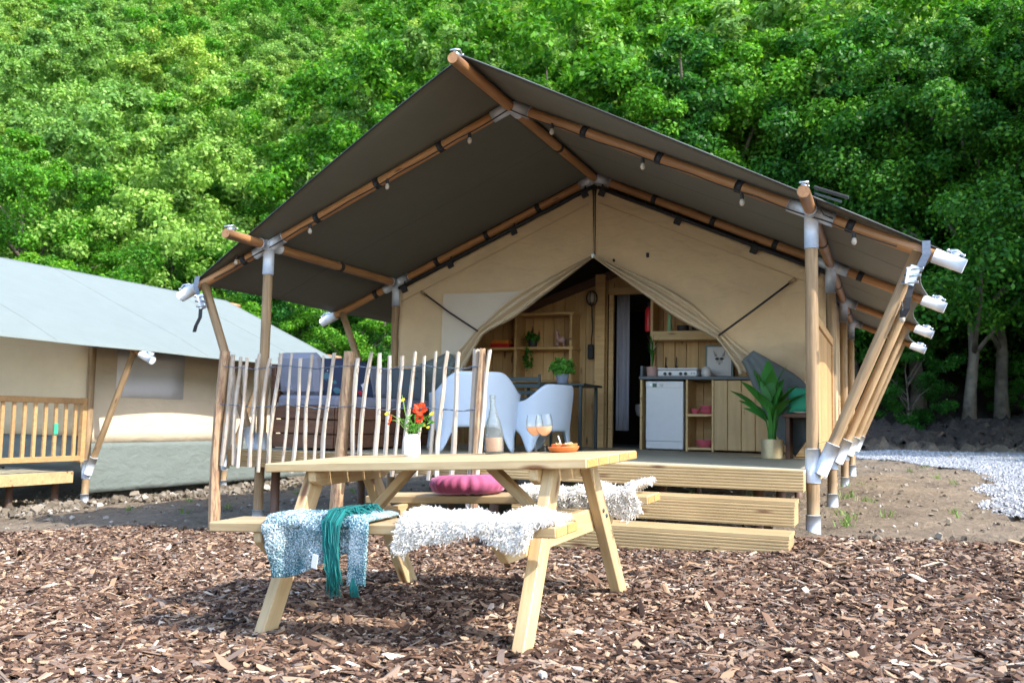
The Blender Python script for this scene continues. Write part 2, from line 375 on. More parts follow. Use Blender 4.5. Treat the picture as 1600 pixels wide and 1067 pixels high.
def lathe(name, prof, loc, mat, parent=None, seg=28, rot=None, smooth=True):
    bm = bmesh.new(); V, Fc = lathe_data(prof, seg); vs = [bm.verts.new(v) for v in V]
    for f in Fc: bm.faces.new([vs[i] for i in f])
    bmesh.ops.remove_doubles(bm, verts=bm.verts, dist=1e-5)
    bmesh.ops.recalc_face_normals(bm, faces=bm.faces)
    m = from_bm(name, bm, mat, smooth)
    if smooth: m.set_sharp_from_angle(angle=math.radians(40))
    return link(name, m, T(*loc) @ (rot if rot is not None else Matrix.Identity(4)), parent)
def tube_data(pts, rad, seg=8, V=None, Fc=None, cap=True):
    V = [] if V is None else V; Fc = [] if Fc is None else Fc
    pts = [Vector(p) for p in pts]; n = len(pts); rads = rad if isinstance(rad, (list, tuple)) else [rad]*n
    b0 = len(V); prev = None
    for i, p in enumerate(pts):
        d = (pts[min(i+1, n-1)]-pts[max(i-1, 0)]).normalized()
        if prev is None: a = Vector((0, 0, 1)) if abs(d.z) < .9 else Vector((1, 0, 0)); s = d.cross(a).normalized()
        else: s = (prev-d*prev.dot(d)).normalized()
        prev = s; t = d.cross(s)
        for k in range(seg):
            a = 2*math.pi*k/seg; V.append(tuple(p+(s*math.cos(a)+t*math.sin(a))*rads[i]))
    for i in range(n-1):
        for k in range(seg): a = b0+i*seg+k; b = b0+i*seg+(k+1) % seg; Fc.append((a, b, b+seg, a+seg))
    if cap: Fc.append(tuple(b0+k for k in range(seg-1, -1, -1))); Fc.append(tuple(b0+(n-1)*seg+k for k in range(seg)))
    return V, Fc
def tube(name, pts, rad, mat, parent=None, seg=8):
    V, Fc = tube_data(pts, rad, seg); return link(name, mesh(name, V, Fc, mat, True), Matrix.Identity(4), parent)
def surf(name, fn, nu, nv, mats, parent=None, thick=0.0, smooth=True, off=-1):
    V = [fn(i/nu, j/nv) for i in range(nu+1) for j in range(nv+1)]
    Fc = [(i*(nv+1)+j, (i+1)*(nv+1)+j, (i+1)*(nv+1)+j+1, i*(nv+1)+j+1) for i in range(nu) for j in range(nv)]
    o = link(name, mesh(name, V, Fc, mats, smooth), Matrix.Identity(4), parent)
    if thick:
        md = o.modifiers.new('solid', 'SOLIDIFY'); md.thickness = thick; md.offset = off
        if isinstance(mats, (list, tuple)) and len(mats) > 1: md.material_offset = 1
    return o
def prism(name, poly, depth, mat, parent=None, mtx=None, bev=.003):
    """polygon in local XZ, extruded along local Y, centred"""
    bm = bmesh.new(); vs = [bm.verts.new((x, -depth/2, z)) for x, z in poly]; f = bm.faces.new(vs)
    r = bmesh.ops.extrude_face_region(bm, geom=[f]); bmesh.ops.translate(bm, vec=(0, depth, 0), verts=[v for v in r['geom'] if isinstance(v, bmesh.types.BMVert)])
    bmesh.ops.recalc_face_normals(bm, faces=bm.faces)
    if bev: bmesh.ops.bevel(bm, geom=bm.edges[:], offset=bev, segments=1, affect='EDGES')
    return link(name, from_bm(name, bm, mat), mtx if mtx is not None else Matrix.Identity(4), parent)
def nz(x, y, z=0.0): return mnoise.noise(Vector((x, y, z)))

# ------------------------------------------------------------------ terrain
def vvu(x, y): return -.376*(x-3.03)+.926*(y+7.33), .926*(x-3.03)+.376*(y+7.33)
def sstep(a, b, x): t = np.clip((np.asarray(x, float)-a)/(b-a), 0, 1); return t*t*(3-2*t)
def gz(x, y):
    x = np.asarray(x, float); y = np.asarray(y, float)
    b = -.142+.05*(np.clip(x, -7, 3)-1)+np.where(y < 0, .022*(np.clip(y, -8, 0)+3), .066+.008*np.clip(y, 0, 20))
    b = b-.018*sstep(-1.0, -1.8, y)
    b = b+.012*np.sin(2.1*x+.7*y)*np.cos(1.7*y-.5*x)*sstep(-1.2, .5, y)
    v, u = vvu(x, y)
    b = b+.75*sstep(25.2, 28.0, v)*(1+.25*np.sin(u*.9)+.15*np.sin(u*2.3+1))
    s = np.maximum(0, v-30); b = b+.56*s*s/(s+7)
    return b
def gz1(x, y): return float(gz(x, y))
def axis(lo, hi, flo, fhi, df, grow=1.13):
    a = list(np.arange(flo, fhi+1e-6, df)); s = df; x = flo
    while x > lo: s *= grow; x -= s; a.insert(0, x)
    s = df; x = a[-1]
    while x < hi: s *= grow; x += s; a.append(x)
    return np.array(a)
gx = axis(-260, 260, -12, 16, .16); gy = axis(-60, 300, -9, 27, .16)
X, Y_ = np.meshgrid(gx, gy, indexing='ij'); Zg = gz(X, Y_)
rs = np.random.RandomState(3)
vv_, uu_ = vvu(X, Y_)
rough = np.where((vv_ > 25) & (vv_ < 34), .10, .0)+np.where((Y_ > -.2) & (vv_ <= 25), .018, 0)
Zg = Zg+rough*rs.randn(*X.shape)
V = np.stack([X, Y_, Zg], -1).reshape(-1, 3); ni, nj = X.shape
idx = np.arange(ni*nj).reshape(ni, nj)
Fq = np.stack([idx[:-1, :-1], idx[1:, :-1], idx[1:, 1:], idx[:-1, 1:]], -1).reshape(-1, 4)
g = link('ground', npmesh('ground', V, Fq, MT['ground'], True), Matrix.Identity(4)); tag(g, kind='structure')

def chip_edge(x): return -.42+.12*np.sin(x*1.3)+.08*np.sin(x*3.1+1)+np.where(x > 2.2, .25*(x-2.2), 0)-np.where(x < -4.2, .5*(-4.2-x), 0)
def sheet(name, xs, ylo, yhi, n, lift, mat):
    Vv = []; Fc = []
    for i, x in enumerate(xs):
        for j in range(n+1):
            y = ylo(x)+(yhi(x)-ylo(x))*j/n; Vv.append((x, y, gz1(x, y)+lift))
    for i in range(len(xs)-1):
        for j in range(n): Fc.append((i*(n+1)+j, (i+1)*(n+1)+j, (i+1)*(n+1)+j+1, i*(n+1)+j+1))
    return tag(link(name, mesh(name, Vv, Fc, mat, True), Matrix.Identity(4)), kind='structure')
sheet('woodchip_ground', np.arange(-9, 9.01, .15), lambda x: -9.0, lambda x: float(chip_edge(np.array(x))), 60, .006, MT['chipbed'])
# gravel path: along the right, then sweeping left beyond the tent
def path_l(y): return float(np.interp(y, [-1, 1.2, 3, 6, 8.5, 10.5, 13, 16, 19, 21.5], [4.9, 4.25, 3.95, 4.25, 4.5, 4.1, 3.1, 2.0, 1.0, .4]))+.12*math.sin(y*2.1)
def path_sheet():
    Vv = []; Fc = []; ys = np.arange(-1, 21.6, .3); n = 26
    for y in ys:
        xl = path_l(y); yo = .1*math.sin(xl*3)
        for j in range(n+1):
            x = xl+(15-xl)*j/n; yy = min(y+.25*math.sin(x*.8)*(y > 19), (24.9+.376*(x-3.03))/.926-7.33+.1*math.sin(x*2.3)); Vv.append((x, yy, gz1(x, yy)+.03))
    for i in range(len(ys)-1):
        for j in range(n): Fc.append((i*(n+1)+j, i*(n+1)+j+1, (i+1)*(n+1)+j+1, (i+1)*(n+1)+j))
    return tag(link('gravel_path', mesh('gravel_path', Vv, Fc, MT['gravel'], True), Matrix.Identity(4)), kind='structure')
path_sheet()

def scatter_blocks(name, P, size, mat, label, cat, flat=.5, tilt=.5, seed=1, lift=.0, shrink=.75, jit=.17):
    """P (n,2); size (n,3): one irregular block each"""
    r_ = np.random.RandomState(seed); n = len(P)
    cor = np.array([(-1, -1, 0), (1, -1, 0), (1, 1, 0), (-1, 1, 0), (-shrink, -shrink, 1), (shrink, -shrink, 1), (shrink, shrink, 1), (-shrink, shrink, 1)], float)
    V = np.repeat(cor[None], n, 0)*.5; V[:, :, 2] = V[:, :, 2]*2-.5
    V += r_.uniform(-1, 1, V.shape)*np.array([jit, jit, .17])
    V *= size[:, None, :]
    a = r_.uniform(0, 2*np.pi, n); b = r_.randn(n)*tilt; c = r_.randn(n)*tilt
    def rot(V, i, j, t):
        o = V.copy(); o[..., i] = V[..., i]*np.cos(t)[:, None]-V[..., j]*np.sin(t)[:, None]; o[..., j] = V[..., i]*np.sin(t)[:, None]+V[..., j]*np.cos(t)[:, None]; return o
    V = rot(V, 1, 2, b); V = rot(V, 0, 2, c); V = rot(V, 0, 1, a)
    V[..., 0] += P[:, 0:1]; V[..., 1] += P[:, 1:2]
    V[..., 2] += (gz(P[:, 0], P[:, 1])+lift+size[:, 2]*flat)[:, None]
    fc = np.array([(4, 5, 6, 7), (0, 1, 5, 4), (1, 2, 6, 5), (2, 3, 7, 6), (3, 0, 4, 7)])
    Fq = (np.arange(n)*8)[:, None, None]+fc[None]
    o = link(name, npmesh(name, V.reshape(-1, 3), Fq.reshape(-1, 4), mat), Matrix.Identity(4))
    return tag(o, label, cat, kind='stuff')
def in_view(P, margin=1.3, near=2.4):
    v, u = vvu(P[:, 0], P[:, 1]); return (v > near) & (np.abs(u) < .56*v+margin)
rs = np.random.RandomState(11)
N = 290000
P = np.stack([rs.uniform(-8, 7.5, N), rs.uniform(-6.2, .6, N)], 1)
v, u = vvu(P[:, 0], P[:, 1])
keep = in_view(P, .7) & (P[:, 1] < chip_edge(P[:, 0])+np.abs(rs.randn(N))*.12) & (rs.rand(N) < np.clip(1.35-.06*v, .55, 1))
P = P[keep]; n = len(P)
ln = np.clip(rs.lognormal(-3.5, .6, n), .010, .19); wdt = np.clip(ln*rs.uniform(.15, .46, n), .005, .028); th = rs.uniform(.004, .010, n)
scatter_blocks('woodchips', P, np.stack([ln, wdt, th], 1), MT['chips'], 'layer of brown and tan wood chips covering the foreground', 'wood chips', .8, .26, 5, .004, .85, .30)
# pebbles on the bare soil, on the path, on the rubble rim before the neighbouring tent
N = 60000; P = np.stack([rs.uniform(-9, 6, N), rs.uniform(-.6, 18, N)], 1); v, u = vvu(P[:, 0], P[:, 1])
keep = in_view(P, .8) & (P[:, 1] > chip_edge(P[:, 0])-.1) & (rs.rand(N) < .20); P = P[keep]; n = len(P)
sz = np.clip(rs.lognormal(-4.0, .6, n), .006, .09)
scatter_blocks('soil_clods', P, np.stack([sz, sz*rs.uniform(.6, 1, n), sz*rs.uniform(.4, .7, n)], 1), MT['rubble'], 'small stones and clods of soil strewn over the bare earth', 'stones', .2, .4, 8, .0, .6)
N = 22000; ys = rs.uniform(-1, 21.5, N); P = np.stack([np.array([path_l(y) for y in ys])+np.abs(rs.randn(N))*2.2-.12, ys], 1); v, u = vvu(P[:, 0], P[:, 1]); P = P[in_view(P, .8) & (v < 24.9)]; n = len(P)
sz = np.clip(rs.lognormal(-4.0, .4, n), .010, .05)
scatter_blocks('path_gravel', P, np.stack([sz, sz*rs.uniform(.7, 1, n), sz*rs.uniform(.5, .8, n)], 1), MT['stone'], 'pale grey crushed stone lying on the path', 'gravel', .3, .4, 9, .03, .6)
N = 4600; t = rs.uniform(0, 1, N); P = np.stack([-7.15+.5*rs.randn(N)*.6+.5*t, -1.5+t*9], 1); P[:, 0] += .25*np.sin(P[:, 1]*1.7)
sz = np.clip(rs.lognormal(-3.4, .5, N), .012, .13)
scatter_blocks('rubble_rim', P, np.stack([sz, sz*rs.uniform(.7, 1, N), sz*rs.uniform(.5, .8, N)], 1), MT['rubble'], 'rim of pale rubble along the foot of the neighbouring tent', 'rubble', .5, .4, 10, .02, .6)
N = 5000; P = np.stack([rs.uniform(-8, 16, N), rs.uniform(18, 26, N)], 1); v, u = vvu(P[:, 0], P[:, 1]); P = P[(v > 25.2) & (v < 30)]; n = len(P)
sz = np.clip(rs.lognormal(-2.6, .6, n), .03, .35)
scatter_blocks('bank_soil', P, np.stack([sz, sz*rs.uniform(.6, 1, n), sz*rs.uniform(.4, .8, n)], 1),
  plain('dark_humus', (.045, .033, .026), .95, 0, .4, 6), 'dark clods of earth heaped along the woodland bank', 'soil', .2, .5, 12, .0, .6)

# ------------------------------------------------------------------ safari tents
W, H, R = 2.5, 2.43, 3.53
SL = math.hypot(W, R-H); DX, DZ = W/SL, -(R-H)/SL
FY = [0.0, 2.517, 5.333, 7.90]; EO = 1.115; PR = .044
EX, EZ = W+DX*EO, H+DZ*EO
def roof_z(x): return R-abs(x)*(R-H)/W
DECKZ = .484

REAR = 8.95
def tarp_y(u, front): # front / rear edge of the roof sheet from ridge (u=0) to eave (u=1)
    return -1.0+1.0*u**1.15 if front else REAR-(REAR-8.0)*u
def make_roof(tent):
    for s in (-1, 1):
        def fn(a, b, s=s):
            u = a; y0, y1 = tarp_y(u, True), tarp_y(u, False); y = y0+(y1-y0)*b
            # sag between frames
            k = 0
            for p, q in zip(FY[:-1], FY[1:]):
                if p < y < q: k = math.sin(math.pi*(y-p)/(q-p))
            x = u*(3.40-.10*k*u**3)
            z = roof_z(x)+.064-.012*k*math.sin(math.pi*min(u, 1))-.05*k*max(0, u-.80)*5*.9
            if y < 0: z += .02*(-y)
            z += .005+.006*nz(x*1.3, y*1.1, s*3.0)
            return (s*x, y, z)
        def fn2(a, b, s=s): return fn(a, b) if s > 0 else fn(a, 1-b)
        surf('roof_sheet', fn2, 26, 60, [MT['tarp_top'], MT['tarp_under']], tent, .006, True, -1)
        for ysm in (1.25, 3.95, 6.6):
            sp = []
            for i in range(25):
                a_ = .02+.96*i/24; y0, y1 = tarp_y(a_, True), tarp_y(a_, False); x_, yy_, z_ = fn(a_, (ysm-y0)/(y1-y0)); sp.append((x_, yy_, z_-.003))
            tube('roof_seam', sp, .006, MT['tarp_seam'], tent, 5)
    # hem along the front edge
    pts = []
    for s in (-1, 1):
        seq = [(s*(i/16)*3.40, tarp_y(i/16, True)+.003, roof_z((i/16)*3.40)+.060+.02*max(0, -tarp_y(i/16, True))) for i in range(17)]
        pts.append(seq)
    tube('roof_hem', pts[0][::-1]+pts[1][1:], .008, MT['black'], tent, 6)

def sleeve(p, d, L, r, parent, off=0.0):
    d = Vector(d).normalized(); p = Vector(p)
    return pole('connector_sleeve', p+d*off, p+d*(off+L), r, MT['galv'], parent, 16, 0)
def clamp(p, d, parent, s=1.0):
    """zinc toggle clamp lying on a pole end"""
    d = Vector(d).normalized(); side = d.cross(Vector((0, 0, 1))).normalized(); upv = side.cross(d)
    V, Fc = [], []
    for k in (-1, 1):
        tube_data([Vector(p)+side*.02*k*s-d*.05*s, Vector(p)+side*.026*k*s+upv*.018*s, Vector(p)+side*.02*k*s+d*.055*s], .007*s, 6, V, Fc)
    tube_data([Vector(p)-d*.055*s+side*.03*s, Vector(p)-d*.055*s-side*.03*s], .008*s, 6, V, Fc)
    tube_data([Vector(p)+d*.06*s+side*.03*s, Vector(p)+d*.06*s-side*.03*s], .008*s, 6, V, Fc)
    tube_data([Vector(p)-d*.03*s-upv*.02*s, Vector(p)+d*.03*s-upv*.012*s], .02*s, 6, V, Fc)
    return link('toggle_clamp', mesh('toggle_clamp', V, Fc, MT['zinc'], True), Matrix.Identity(4), parent)
def band(p, d, parent, clip=True):
    """black webbing loop round a pole with a small pale clip on top"""
    d = Vector(d).normalized(); p = Vector(p)
    b = pole('webbing_band', p-d*.025, p+d*.025, PR+.006, MT['black'], parent, 14, 0)
    if clip:
        side = d.cross(Vector((0, 0, 1))).normalized(); q = p+Vector((0, 0, PR-.003))
        beam('band_clip', q-d*.045, q+d*.045, .03, .012, MT['whitecap'], parent, (0, 0, 1), .003)
    return b

def make_tent(tent, main):
    S = lambda p, *a: p
    # posts with ground sleeves, deck sleeves and raking braces
    for fi, y in enumerate(FY):
        for s in (-1, 1):
            base = F.to_translation()
            zf = gz1(base.x+s*W, base.y+y)-base.z-.03
            if main and s > 0: zf = [-.025, -.03, -.005, .06][fi]-.02
            po = pole('post', (s*W, y, zf), (s*W, y, H), .047, MT['post'], tent, 14, .025)
            sleeve((s*W, y, H), (0, 0, -1), .25, .053, po, .03)
            if fi < 4: sleeve((s*W, y, .50), (0, 0, 1), .25, .056, po, -.115)
            sleeve((s*W, y, zf+.02), (0, 0, 1), .17, .054, po)
            b0 = Vector((s*(W+.06), y-.02, .47)); b1 = Vector((s*3.24, y-.02, roof_z(3.24)-.02))
            br = pole('brace', b0, b1, .042, MT['post'], tent, 14, .025)
            sleeve(b0, b1-b0, .24, .052, br, -.02)
        # rafters
        for s in (-1, 1):
            p0 = Vector((s*.02, y, R)); p1 = Vector((s*EX, y, EZ)); d = (p1-p0).normalized()
            ra = pole('rafter', p0+d*.08, p1, PR, MT['pole'], tent, 14, .02)
            sleeve(p0, d, .17, .055, ra, .0)
            sleeve((s*W, y, H), d, .16, .053, ra, .02); sleeve((s*W, y, H), -d, .16, .053, ra, .02)
            cap = pole('end_cap', p1-d*.19, p1+d*.03, .054, MT['whitecap'], ra, 16, 0)
            clamp(p1+Vector((0, 0, .075))-d*.03, d, ra)
            if fi < 2:
                for t in (.72, 1.42, 2.12, 3.02):
                    band(p0+d*t, d, ra)
    # ridge and eave poles running front to back
    for x, z, yo in ((0, R, 1.182), (-W, H, .641), (W, H, .69)):
        ys = [-yo]+FY
        pu = pole('ridge_pole' if x == 0 else 'eave_pole', (x, -yo, z), (x, FY[-1]+.75, z), PR+.001, MT['pole'], tent, 14, .02)
        clamp((x, -yo+.07, z+.068), (0, 1, 0), pu)
        for y in FY:
            sleeve((x, y, z), (0, 1, 0), .17, .052, pu, .0)
            if x != 0: sleeve((x, y, z), (0, -1, 0), .14, .052, pu, .0)
        for a, b in zip(FY[:-1], FY[1:]): band((x, (a+b)/2, z), (0, 1, 0), pu)
    make_roof(tent)

# main tent --------------------------------------------------------
TENT = thing('safari_tent', (0, 2.5, .0), 'large beige safari tent with dark roof sheet and pole frame behind the picnic table', 'tent')
make_tent(TENT, True)
CY = 2.50  # canvas front plane
def lerp_poly(pts, t):
    for (t0, p0), (t1, p1) in zip(pts[:-1], pts[1:]):
        if t <= t1:
            k = 0 if t1 == t0 else (t-t0)/(t1-t0); return Vector(p0)*(1-k)+Vector(p1)*k
    return Vector(pts[-1][1])
INR = [(0, (.02, 3.33)), (.20, (.02, 2.63)), (.40, (.70, 2.20)), (.60, (1.40, 1.725)), (.70, (1.66, 1.42)), (.9, (1.94, .74)), (1, (2.16, .50))]
INL = [(0, (-.02, 3.33)), (.20, (.00, 2.63)), (.40, (-.66, 2.24)), (.60, (-1.34, 1.81)), (.70, (-1.61, 1.44)), (.9, (-1.85, .91)), (1, (-2.0, .50))]
def topz(x): return roof_z(x)-.115
for s, INN in ((1, INR), (-1, INL)):
    OUT = [(0, (s*.03, topz(.03))), (.45, (s*2.44, topz(2.44))), (1, (s*2.44, .49))]
    def fn(a, b, s=s, INN=INN, OUT=OUT):
        i = lerp_poly(INN, b); o = lerp_poly(OUT, b); p = i.lerp(o, a)
        w = .030*nz(p.x*2.3, p.y*2.3, 1.7)+.014*nz(p.x*7, p.y*3, 5.1)+.012*abs(nz(p.x*4+p.y*5, p.y*2-p.x, 8.3))
        w *= min(1, 4*a+.3)
        # soft diagonal pulls toward the tie points
        w += .010*math.sin(14*(p.y+s*.6*p.x))*max(0, 1-a*1.6)*(b > .2)
        return (p.x, CY+w, p.y)
    surf('front_canvas', (lambda a, b: fn(a, b)) if s > 0 else (lambda a, b: fn(1-a, b)), 28, 60, MT['canvas'], TENT, .004)
    # gathered door flap: a folded band following the opening edge
    def fl(a, b, s=s, INN=INN):
        t = .20+.52*b; p = lerp_poly(INN, t)
        q = lerp_poly(INN, min(1, t+.01)); d = (q-lerp_poly(INN, t-.01)).normalized(); nrm = Vector((d.y, -d.x))*(1 if s > 0 else -1)  # toward the opening
        if s > 0: nrm = Vector((d.y, -d.x))*-1
        else: nrm = Vector((d.y, -d.x))
        nrm = -nrm if (nrm.x*s > 0) else nrm
        tie = math.exp(-((t-.60)/.10)**2)
        wid = (.03+.24*min(1, (t-.20)*3.2))*(1-.60*tie)
        if t > .62: wid = max(wid, .10+.30*min(1, (t-.62)*4)*(1-.3*(t > .9)))
        fold = math.sin(a*math.pi*5)*(.035+.02*b)*(1-.4*tie)
        out = (a-.42)*wid
        pos = p+nrm*(-out)
        return (pos.x, CY-.035-.05*math.sin(a*math.pi)-fold-.012*nz(a*4, b*9, s), pos.y)
    surf('door_flap', (lambda a, b: fl(a, b)), 26, 70, [MT['flap']], TENT, .003)
    def sk(a, b, s=s):
        t = .69+.31*b; p = lerp_poly(INR if s > 0 else INL, t); e = Vector((s*2.43, .50))
        p2 = p+(Vector((s*.12, .11))*(1-b)+Vector((s*.34, .36))*b)*(1+.5*math.sin(math.pi*b))
        p2.x = s*min(abs(p2.x), 2.42)
        pp = p.lerp(p2, a)
        return (pp.x, CY-.125-.02*math.sin(a*9+b*4)-.03*math.sin(a*3.1), max(.49, pp.y))
    surf('skirt_flap', sk, 14, 22, MT['skirt'], TENT, .003)
    def sk2(a, b, s=s):
        x = 1.55+a*.89; z = .488+b*.42*min(1, max(.05, (x-1.5)*1.6)); return (s*x, CY-.03-.01*math.sin(a*20), z)
    # tie strap and grommet
    A = Vector((2.13, CY-.03, 2.28)) if s > 0 else Vector((-2.10, CY-.03, 2.29)); B = Vector((1.40, CY-.13, 1.72)) if s > 0 else Vector((-1.34, CY-.13, 1.815))
    ts = tube('tie_strap', [A, A.lerp(B, .5)+Vector((0, -.02, -.01)), B], .011, MT['black'], TENT, 8)
    pole('tie_toggle', A+Vector((-.03*s, -.01, -.02)), A+Vector((.03*s, -.01, .02)), .018, MT['post'], ts, 10, 0)
    # black edging rope and hooks under the second rafter
    tube('edging_rope', [(s*.05, CY-.035, topz(.05)+.02), (s*1.2, CY-.035, topz(1.2)+.018), (s*2.44, CY-.035, topz(2.44)+.02)], .02, MT['black'], TENT, 8)
    for t in (.10, .95, 1.75, 2.36):
        z = topz(t)
        box('canvas_clip', (.075, .03, .075), (s*t, CY-.05, z-.03), MT['black'], TENT, RY(s*.41), .006)
        tube('clip_cord', [(s*t, CY-.045, z), (s*t, CY-.03, z+.07)], .008, MT['black'], TENT, 6)
box('vent_hook', (.03, .03, .05), (.62, CY-.03, 2.62), MT['black'], TENT, None, .005)
box('vent_hook', (.02, .03, .03), (.24, CY-.03, 2.58), MT['black'], TENT, None, .005)
lathe('door_grommet', [(0, -.02), (.022, -.018), (.026, 0), (.022, .018), (0, .02)], (.01, CY-.06, 2.635), MT['zinc'], TENT, 16, RX(math.pi/2))
tube('centre_seam', [(.0, CY-.012, 3.38), (.006, CY-.014, 3.0), (.01, CY-.02, 2.66)], .0035, MT['flap'], TENT, 6)
for s in (-1, 1):
    tube('canvas_hem', [(s*.06, CY-.016, topz(.06)-.15), (s*1.2, CY-.018, topz(1.2)-.15), (s*2.42, CY-.016, topz(2.42)-.15)], .004, MT['canvas'], TENT, 5)
# pale window panel left of the door
WP = [(-1.84, 2.27), (-.86, 2.27), (-.80, 2.15), (-1.31, 1.84), (-1.58, 1.47), (-1.74, 1.18), (-1.85, 1.16)]
wm = mesh('window_panel', [(x, CY-.034+.006*nz(x*6, z*6), z) for x, z in WP], [tuple(range(len(WP)))], MT['sheer'])
link('window_panel', wm, Matrix.Identity(4), TENT)
# side walls, rear wall and inner lining
for s in (-1, 1):
    def sw(a, b, s=s):
        y = CY+a*(FY[-1]-CY); z = .40+b*1.98
        return (s*(2.43+.01*nz(y*2, z*2, s)), y, z)
    surf('side_canvas', sw, 24, 14, MT['canvas'], TENT, .004)
surf('rear_canvas', lambda a, b: (-2.43+4.86*a, FY[-1]-.02, .4+b*(topz(-2.43+4.86*a)-.4)), 10, 6, MT['canvas'], TENT, .004)
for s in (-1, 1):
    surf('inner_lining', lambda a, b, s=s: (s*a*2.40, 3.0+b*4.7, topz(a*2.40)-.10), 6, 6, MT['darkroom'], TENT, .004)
# right-hand timber side panel of the porch
PN = thing('porch_side_panel', (2.49, 1.2, .6), 'vertical boarded timber panel closing the right side of the porch beside the front post', 'panel')
for k in range(13): box('plank', (.022, .172, .93), (2.50, .14+.175*k, 1.135), MT['rail'], PN)
box('frame_rail', (.06, 2.34, .07), (2.50, 1.20, 1.637), MT['rail'], PN); box('frame_rail', (.06, 2.34, .07), (2.50, 1.20, .635), MT['rail'], PN)
box('frame_stile', (.058, .07, 1.07), (2.502, .095, 1.136), MT['rail'], PN); box('frame_stile', (.058, .07, 1.07), (2.502, 2.33, 1.136), MT['rail'], PN)

# ratchet straps at the front rafter ends
def ratchet(name, s, label):
    top = Vector((s*3.28, -.06, roof_z(3.28)+.06)); 
    rt_ = thing(name, top, label, 'strap')
    def strip(nm, pts, wd_, mat, pr):
        Vv = []; Fc = []
        for p in pts: Vv += [(p[0], p[1]-.0, p[2]), (p[0]+wd_*.35, p[1]+.002, p[2])]
        for i in range(len(pts)-1): Fc.append((2*i, 2*i+1, 2*i+3, 2*i+2))
        o = link(nm, mesh(nm, Vv, Fc, mat), Matrix.Identity(4), pr); md = o.modifiers.new('s', 'SOLIDIFY'); md.thickness = .004; return o
    strip('strap_loop', [(s*3.30-.03, .06, roof_z(3.28)+.085), (s*3.30-.03, -.055, roof_z(3.28)+.07), (s*3.30-.03, -.075, roof_z(3.28)-.03), (s*3.24-.03, -.085, 1.93)], .16, MT['strap'], rt_)
    x0 = s*3.20
    bk = box('buckle', (.075, .035, .15), (x0, -.095, 1.90), MT['zinc'], rt_, RY(s*.35), .006)
    for k in (-.05, .0, .05): pole('buckle_pin', (x0-.055+s*.35*k, -.118, 1.90+k), (x0+.055+s*.35*k, -.118, 1.90+k), .010, MT['zinc'], bk, 8, 0)
    beam('buckle_lever', (x0-.02, -.14, 1.955), (x0-.04*s, -.13, 1.84), .05, .008, MT['galv'], bk)
    strip('strap_tail', [(x0-.02, -.105, 1.85), (x0-.03-.02*s, -.12, 1.74), (x0-.06*1, -.115, 1.66), (x0-.09*1, -.10, 1.60)], .12, MT['black'], rt_)
ratchet('ratchet_strap', 1, 'ratchet strap with steel buckle on the front right rafter end')
ratchet('ratchet_strap', -1, 'ratchet strap with hanging black tail on the front left rafter end')

# festoon lights along the front rafters
FL = thing('festoon_lights', (0, -.05, 3.3), 'black cable with small clear bulbs strung under the front rafters', 'string lights')
cab = []
for x in np.linspace(-3.1, 3.1, 63):
    cab.append((x, -.052, roof_z(x)-.035-.012*abs(math.sin(x*6))))
tube('cable', cab, .006, MT['cable'], FL, 6)
for x, z in ((-2.837, 2.287), (-1.998, 2.543), (-1.182, 2.907), (-.366, 3.255), (.404, 3.26), (1.196, 2.891), (1.99, 2.537), (2.808, 2.187), (3.13, 1.60)):
    zt = roof_z(x)-.05 if z > 1.7 else 1.72
    tube('cable_drop', [(x, -.055, zt), (x+.004, -.058, z+.035)], .005, MT['cable'], FL, 6)
    bl = lathe('bulb', [(0, -.036), (.011, -.033), (.019, -.021), (.0205, -.008), (.016, .008), (.0115, .02)], (x, -.06, z), MT['bulbglass'], FL, 16)
    lathe('socket', [(.0135, .018), (.016, .022), (.016, .05), (.008, .066), (0, .068)], (x, -.06, z), MT['black'], bl, 14)
SP = thing('solar_panel', (2.65, -.22, 2.5), 'small black solar panel strip above the front right post', 'solar panel')
box('panel', (.26, .05, .018), (2.66, -.25, 2.515), MT['black'], SP, RY(.38), .004); box('bracket', (.2, .03, .014), (2.64, -.25, 2.478), MT['darkmetal'], SP, RY(.38), .003)
tube('lead', [(2.54, -.24, 2.53), (2.56, -.2, 2.44), (2.60, -.12, 2.38), (2.66, -.06, 2.36)], .005, MT['cable'], SP, 6)

# ------------------------------------------------------------------ deck and steps
def grooved(name, L, h, dep, loc, mat, parent, n=7):
    key = ('groove', round(L, 2), h, dep, mat.name)
    if key not in CACHE:
        prof = [(dep/2, -h/2), (dep/2, h/2), (-dep/2+.004, h/2)]; step = h/n
        for k in range(n):
            z1 = h/2-k*step
            prof += [(-dep/2, z1-.003), (-dep/2, z1-step*.60), (-dep/2+.006, z1-step*.70), (-dep/2+.006, z1-step*.93)]
        prof += [(-dep/2+.004, -h/2)]
        m_ = len(prof); Vv = [(-L/2, y, z) for y, z in prof]+[(L/2, y, z) for y, z in prof]
        Fc = [(i, i+m_, (i+1) % m_+m_, (i+1) % m_) for i in range(m_)]+[tuple(range(m_)), tuple(range(2*m_-1, m_-1, -1))]
        m = mesh('grooved', Vv, Fc, mat); bm = bmesh.new(); bm.from_mesh(m); bmesh.ops.recalc_face_normals(bm, faces=bm.faces); bm.to_mesh(m); bm.free(); CACHE[key] = m
    return link(name, CACHE[key], T(*loc), parent)
DK = thing('timber_deck', (0, 1.9, 0), 'raised timber deck of the main tent with grooved front boards', 'deck')
xL, xR = -2.66, 2.455
for k in range(31):
    y = -.180+.1405*k
    if y < 2.44: box('deck_board', (xR-xL, .135, .028), ((xL+xR)/2, y, DECKZ-.014), MT['deckfloor'], DK, None, .003)
    else: box('deck_board', (4.82, .135, .028), (0, y, DECKZ-.014), MT['deckfloor'], DK, None, .003)
grooved('fascia_board', xR-xL, .155, .03, ((xL+xR)/2, -.262, DECKZ-.0775), MT['deck'], DK)
